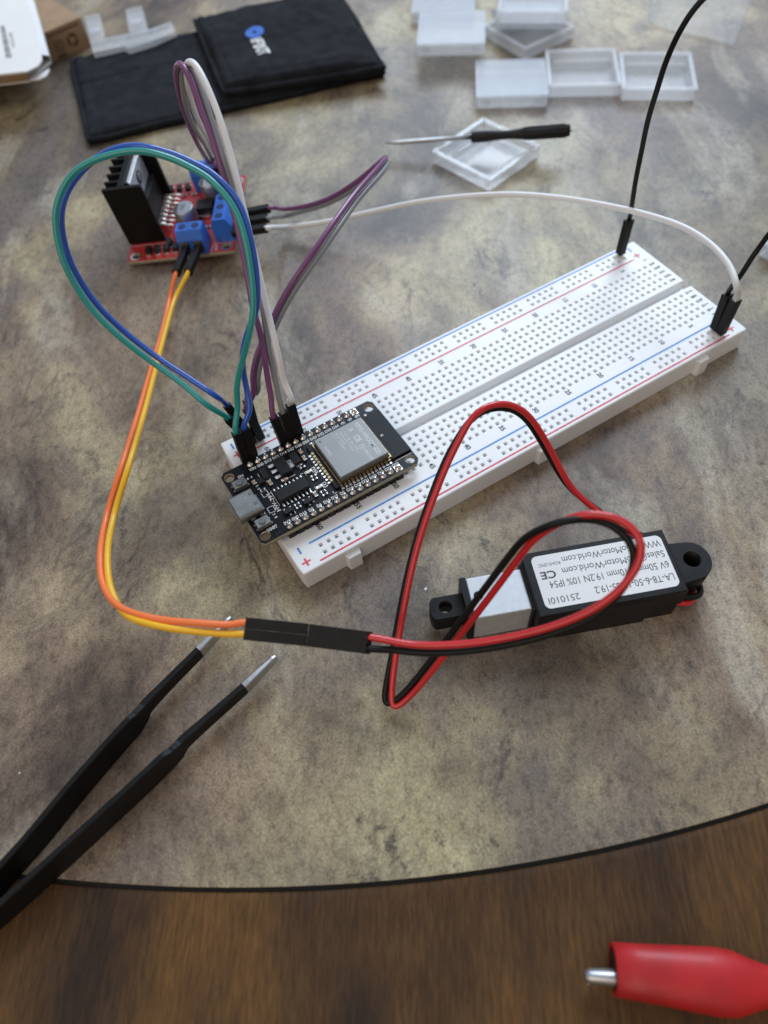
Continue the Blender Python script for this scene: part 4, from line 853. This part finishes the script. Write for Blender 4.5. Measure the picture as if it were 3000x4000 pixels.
q.build('barcode', wb)

# ------------------------------------------------------------------ small translucent cases
GC = 'small translucent plastic cases'
def case_parts(root, lid=True, w_=31.5, d_=31.0, h_=6.0):
    q = MB('frosted'); hw, hd = w_/2, d_/2; t = 1.1
    q.box(-hw, hw, -hd, hd, .1, 1.0, .2)
    q.box(-hw, hw, -hd, -hd+t, 1.01, h_-1.1, .15); q.box(-hw, hw, hd-t, hd, 1.01, h_-1.1, .15); q.box(-hw, -hw+t, -hd+t+.01, hd-t-.01, 1.01, h_-1.1, .15); q.box(hw-t, hw, -hd+t+.01, hd-t-.01, 1.01, h_-1.1, .15)
    if not lid:
        q.box(-hw+3, hw-3, hd-7.5, hd-6.3, 1.01, h_-1.6, .15); q.box(-hw+3, hw-3, -hd+4.5, -hd+5.4, 1.01, 3.2, .15)
    q.build('tray', root)
    q = MB('frosted_dense' if lid else 'frosted')
    if lid:
        q.box(-hw-.3, hw+.3, -hd-.3, hd+.3, h_-.9, h_, .25); q.box(-hw+2, -hw+6, -hd-.6, -hd-.31, 2.2, h_-.95, .1); q.box(hw-6, hw-2, -hd-.6, -hd-.31, 2.2, h_-.95, .1)
    else:
        for a in ((-hw-.4, hw+.4, -hd-.4, -hd+1.5), (-hw-.4, hw+.4, hd-1.5, hd+.4), (-hw-.4, -hw+1.5, -hd+1.51, hd-1.51), (hw-1.5, hw+.4, -hd+1.51, hd-1.51)): q.box(*a, h_-.95, h_, .2)
        q.box(-hw-.1, hw+.1, hd-1.0, hd+.9, 2.0, h_-1.0, .3)
    q.build('lid' if lid else 'rim', root)
protos = {}
def case(x, y, z, rz, label, lid):
    r_ = thing('plastic_case', label, 'plastic case', (x, y, z), rz, GC)
    if lid in protos:
        for ch in protos[lid].children: c_ = ch.copy(); C.objects.link(c_); c_.parent = r_
    else: case_parts(r_, lid); protos[lid] = r_
    return r_
case(200.2, 174.2, 0, -34.6, 'frosted plastic case with closed lid, leftmost in the row of three', True)
case(231.0, 161.8, 0, -35.5, 'open frosted plastic tray in the middle of the row of three', False)
case(255.0, 139.2, 0, -38.5, 'open frosted plastic tray at the right end of the row of three', False)
case(159.2, 136.2, 0, 13.5, 'clear plastic case lying diagonally under the small screwdriver', False)
pE = P(1610, 98, 0)+Vector((.82, -.57, 0))*15.75+Vector((.57, .82, 0))*15.5; case(pE.x, pE.y, 0, -36, 'bottom case under the closed one at the top, left of the tilted pile', True)
pA = (P(1633, 175, 12)+P(1889, 162, 12))/2; case(*(pA+Vector((.58, .81, 0))*15.6).xy, 6.05, -35.5, 'closed frosted case on top of another, left of the pile at the top', True)
pB = P(2045, 110, 6); case(pB.x+4, pB.y+1, 0, 4, 'frosted case turned diagonally at the bottom of the pile at the top', False)
pC = P(2070, 82, 10); case(*(pC+Vector((.63, .77, 0))*15.5).xy, 6.05, -40, 'frosted case resting on the diagonal one at the top of the picture', True)
case(*(P(2078, 60, 16)+Vector((.63, .77, 0))*15.5).xy, 12.1, -38.5, 'topmost frosted tray of the pile at the top of the picture', False)
pD = P(2974, 976, 3); case(pD.x+18.1, pD.y-12.6, 0, -80, 'frosted case just peeking in at the right edge', True)
# translucent bracket leaning on the pouch
br = thing('plastic_bracket', 'milky translucent U-shaped plastic piece leaning on the black pouch', 'plastic piece', P(450, 130, 0)); BO = P(450, 130, 0)
pb_ = [P(u, v, 8)-BO for u, v in ((329, 64), (388, 50), (408, 142), (395, 152), (505, 128), (489, 36), (553, 22), (578, 118), (668, 82), (686, 122), (600, 160), (502, 191), (482, 180), (363, 207))]
q = MB('frosted'); pl = [(p.x, p.y) for p in pb_]; q.bm.faces.new([q.bm.verts.new((x, y, 8)) for x, y in pl]); q.bm.faces.new([q.bm.verts.new((x, y, 5.6)) for x, y in pl[::-1]])
for i in range(len(pl)): a, b_ = pl[i], pl[(i+1) % len(pl)]; q.bm.faces.new([q.bm.verts.new(v_) for v_ in ((*a, 5.6), (*b_, 5.6), (*b_, 8), (*a, 8))])
bmesh.ops.remove_doubles(q.bm, verts=q.bm.verts, dist=.001); q.build('bracket_plate', br)
q = MB('frosted_dense')
for (u, v) in ((368, 118), (530, 84)):
    p = P(u, v, 9)-BO; q.loft([((p.x, p.y, 8.01), 3.6), ((p.x, p.y, 9.4), 3.2), ((p.x, p.y, 9.8), 2.2)], 20)
a = P(345, 190, 9)-BO; b_ = P(655, 100, 9)-BO; q.tube([(a.x+3, a.y+3, 8.6), ((a.x+b_.x)/2, (a.y+b_.y)/2+1, 8.6), (b_.x, b_.y, 8.6)], .9)
q.build('bracket_studs', br)
q = MB('frosted_dense'); 
for (u, v) in ((350, 100), (480, 165), (610, 130)): p = P(u, v, 4)-BO; q.box(p.x-2, p.x+2, p.y-2, p.y+2, .1, 5.6, .3)
q.build('bracket_feet', br)
# clear film bag
fb = P(2720, 40, 0); q = MB('film')
c4 = [P(u, v, 0)-fb for u, v in ((2560, -160), (2530, 105), (2868, 190), (2985, -130))]
from mathutils import noise as NZ
g_ = [[None]*21 for _ in range(21)]
for i in range(21):
    for j in range(21):
        s_, t = i/20, j/20; p = c4[0].lerp(c4[1], t).lerp(c4[3].lerp(c4[2], t), s_); z = .9+NZ.noise(Vector((p.x*.06, p.y*.06, 2)))*.9+(1.2 if i in (0, 1) else 0); g_[i][j] = q.bm.verts.new((p.x, p.y, max(.3, z)))
for i in range(20):
    for j in range(20): f = q.bm.faces.new((g_[i][j], g_[i+1][j], g_[i+1][j+1], g_[i][j+1])); f.smooth = True
fo = q.build('plastic_bag'); fo.location = fb*S; fo['label'] = 'clear plastic bag lying flat at the top right of the table'; fo['category'] = 'plastic bag'
so = fo.modifiers.new('thick', 'SOLIDIFY'); so.thickness = .12*S
# ------------------------------------------------------------------ screwdriver
s0 = P(1506, 560, 5.5); s2 = P(2227, 509, 11.5); ax = (s2-s0).normalized(); Ls = (s2-s0).length; s1 = Ls*.475
sdv = thing('screwdriver', 'small black handled screwdriver resting on the clear plastic case', 'screwdriver', s0)
z_ = Vector((0, 0, 0))
q = MB('steel'); q.loft([(ax*0, (.2, .75)), (ax*3.5, (.55, .7)), (ax*5, .85), (ax*(s1+1), .9)], 16); q.build('shaft', sdv)
q = MB('black_plastic'); hl_ = Ls-s1
q.loft([(ax*(s1+hl_*a), r) for a, r in ((0, 1.9), (.01, 2.2), (.12, 2.25), (.2, 2.1), (.3, 1.75), (.4, 1.7), (.5, 2.1), (.6, 2.45), (.8, 2.55), (.97, 2.5), (1, 2.1))], 12, smooth=False)
for k in range(8):
    a = ax.orthogonal().normalized(); b_ = ax.cross(a); d = a*math.cos(k*math.pi/4)+b_*math.sin(k*math.pi/4); q.tube([ax*(s1+hl_*.52)+d*2.1, ax*(s1+hl_*.6)+d*2.45, ax*(s1+hl_*.95)+d*2.5], .28, 6)
q.build('handle', sdv)
q = MB('steel'); q.loft([(ax*Ls, .6), (ax*(Ls+.8), .5)], 12); q.build('end_stud', sdv)
# ------------------------------------------------------------------ crumbs
for (u, v, lb) in ((1662, 2302, 'tiny white plastic chip between the breadboard and the actuator'), (76, 3020, 'tiny white crumb left of the tweezers')):
    q = MB('white_abs'); k = .55 if u > 1000 else .3; q.prism([(-1.0*k, -.4*k), (.6*k, -.7*k), (1.2*k, .1*k), (-.2*k, .7*k)], .02, .35*k); o = q.build('crumb'); p = P(u, v, 0); o.location = p*S; o.rotation_euler = (0, 0, .6); o['label'] = lb; o['category'] = 'crumb'
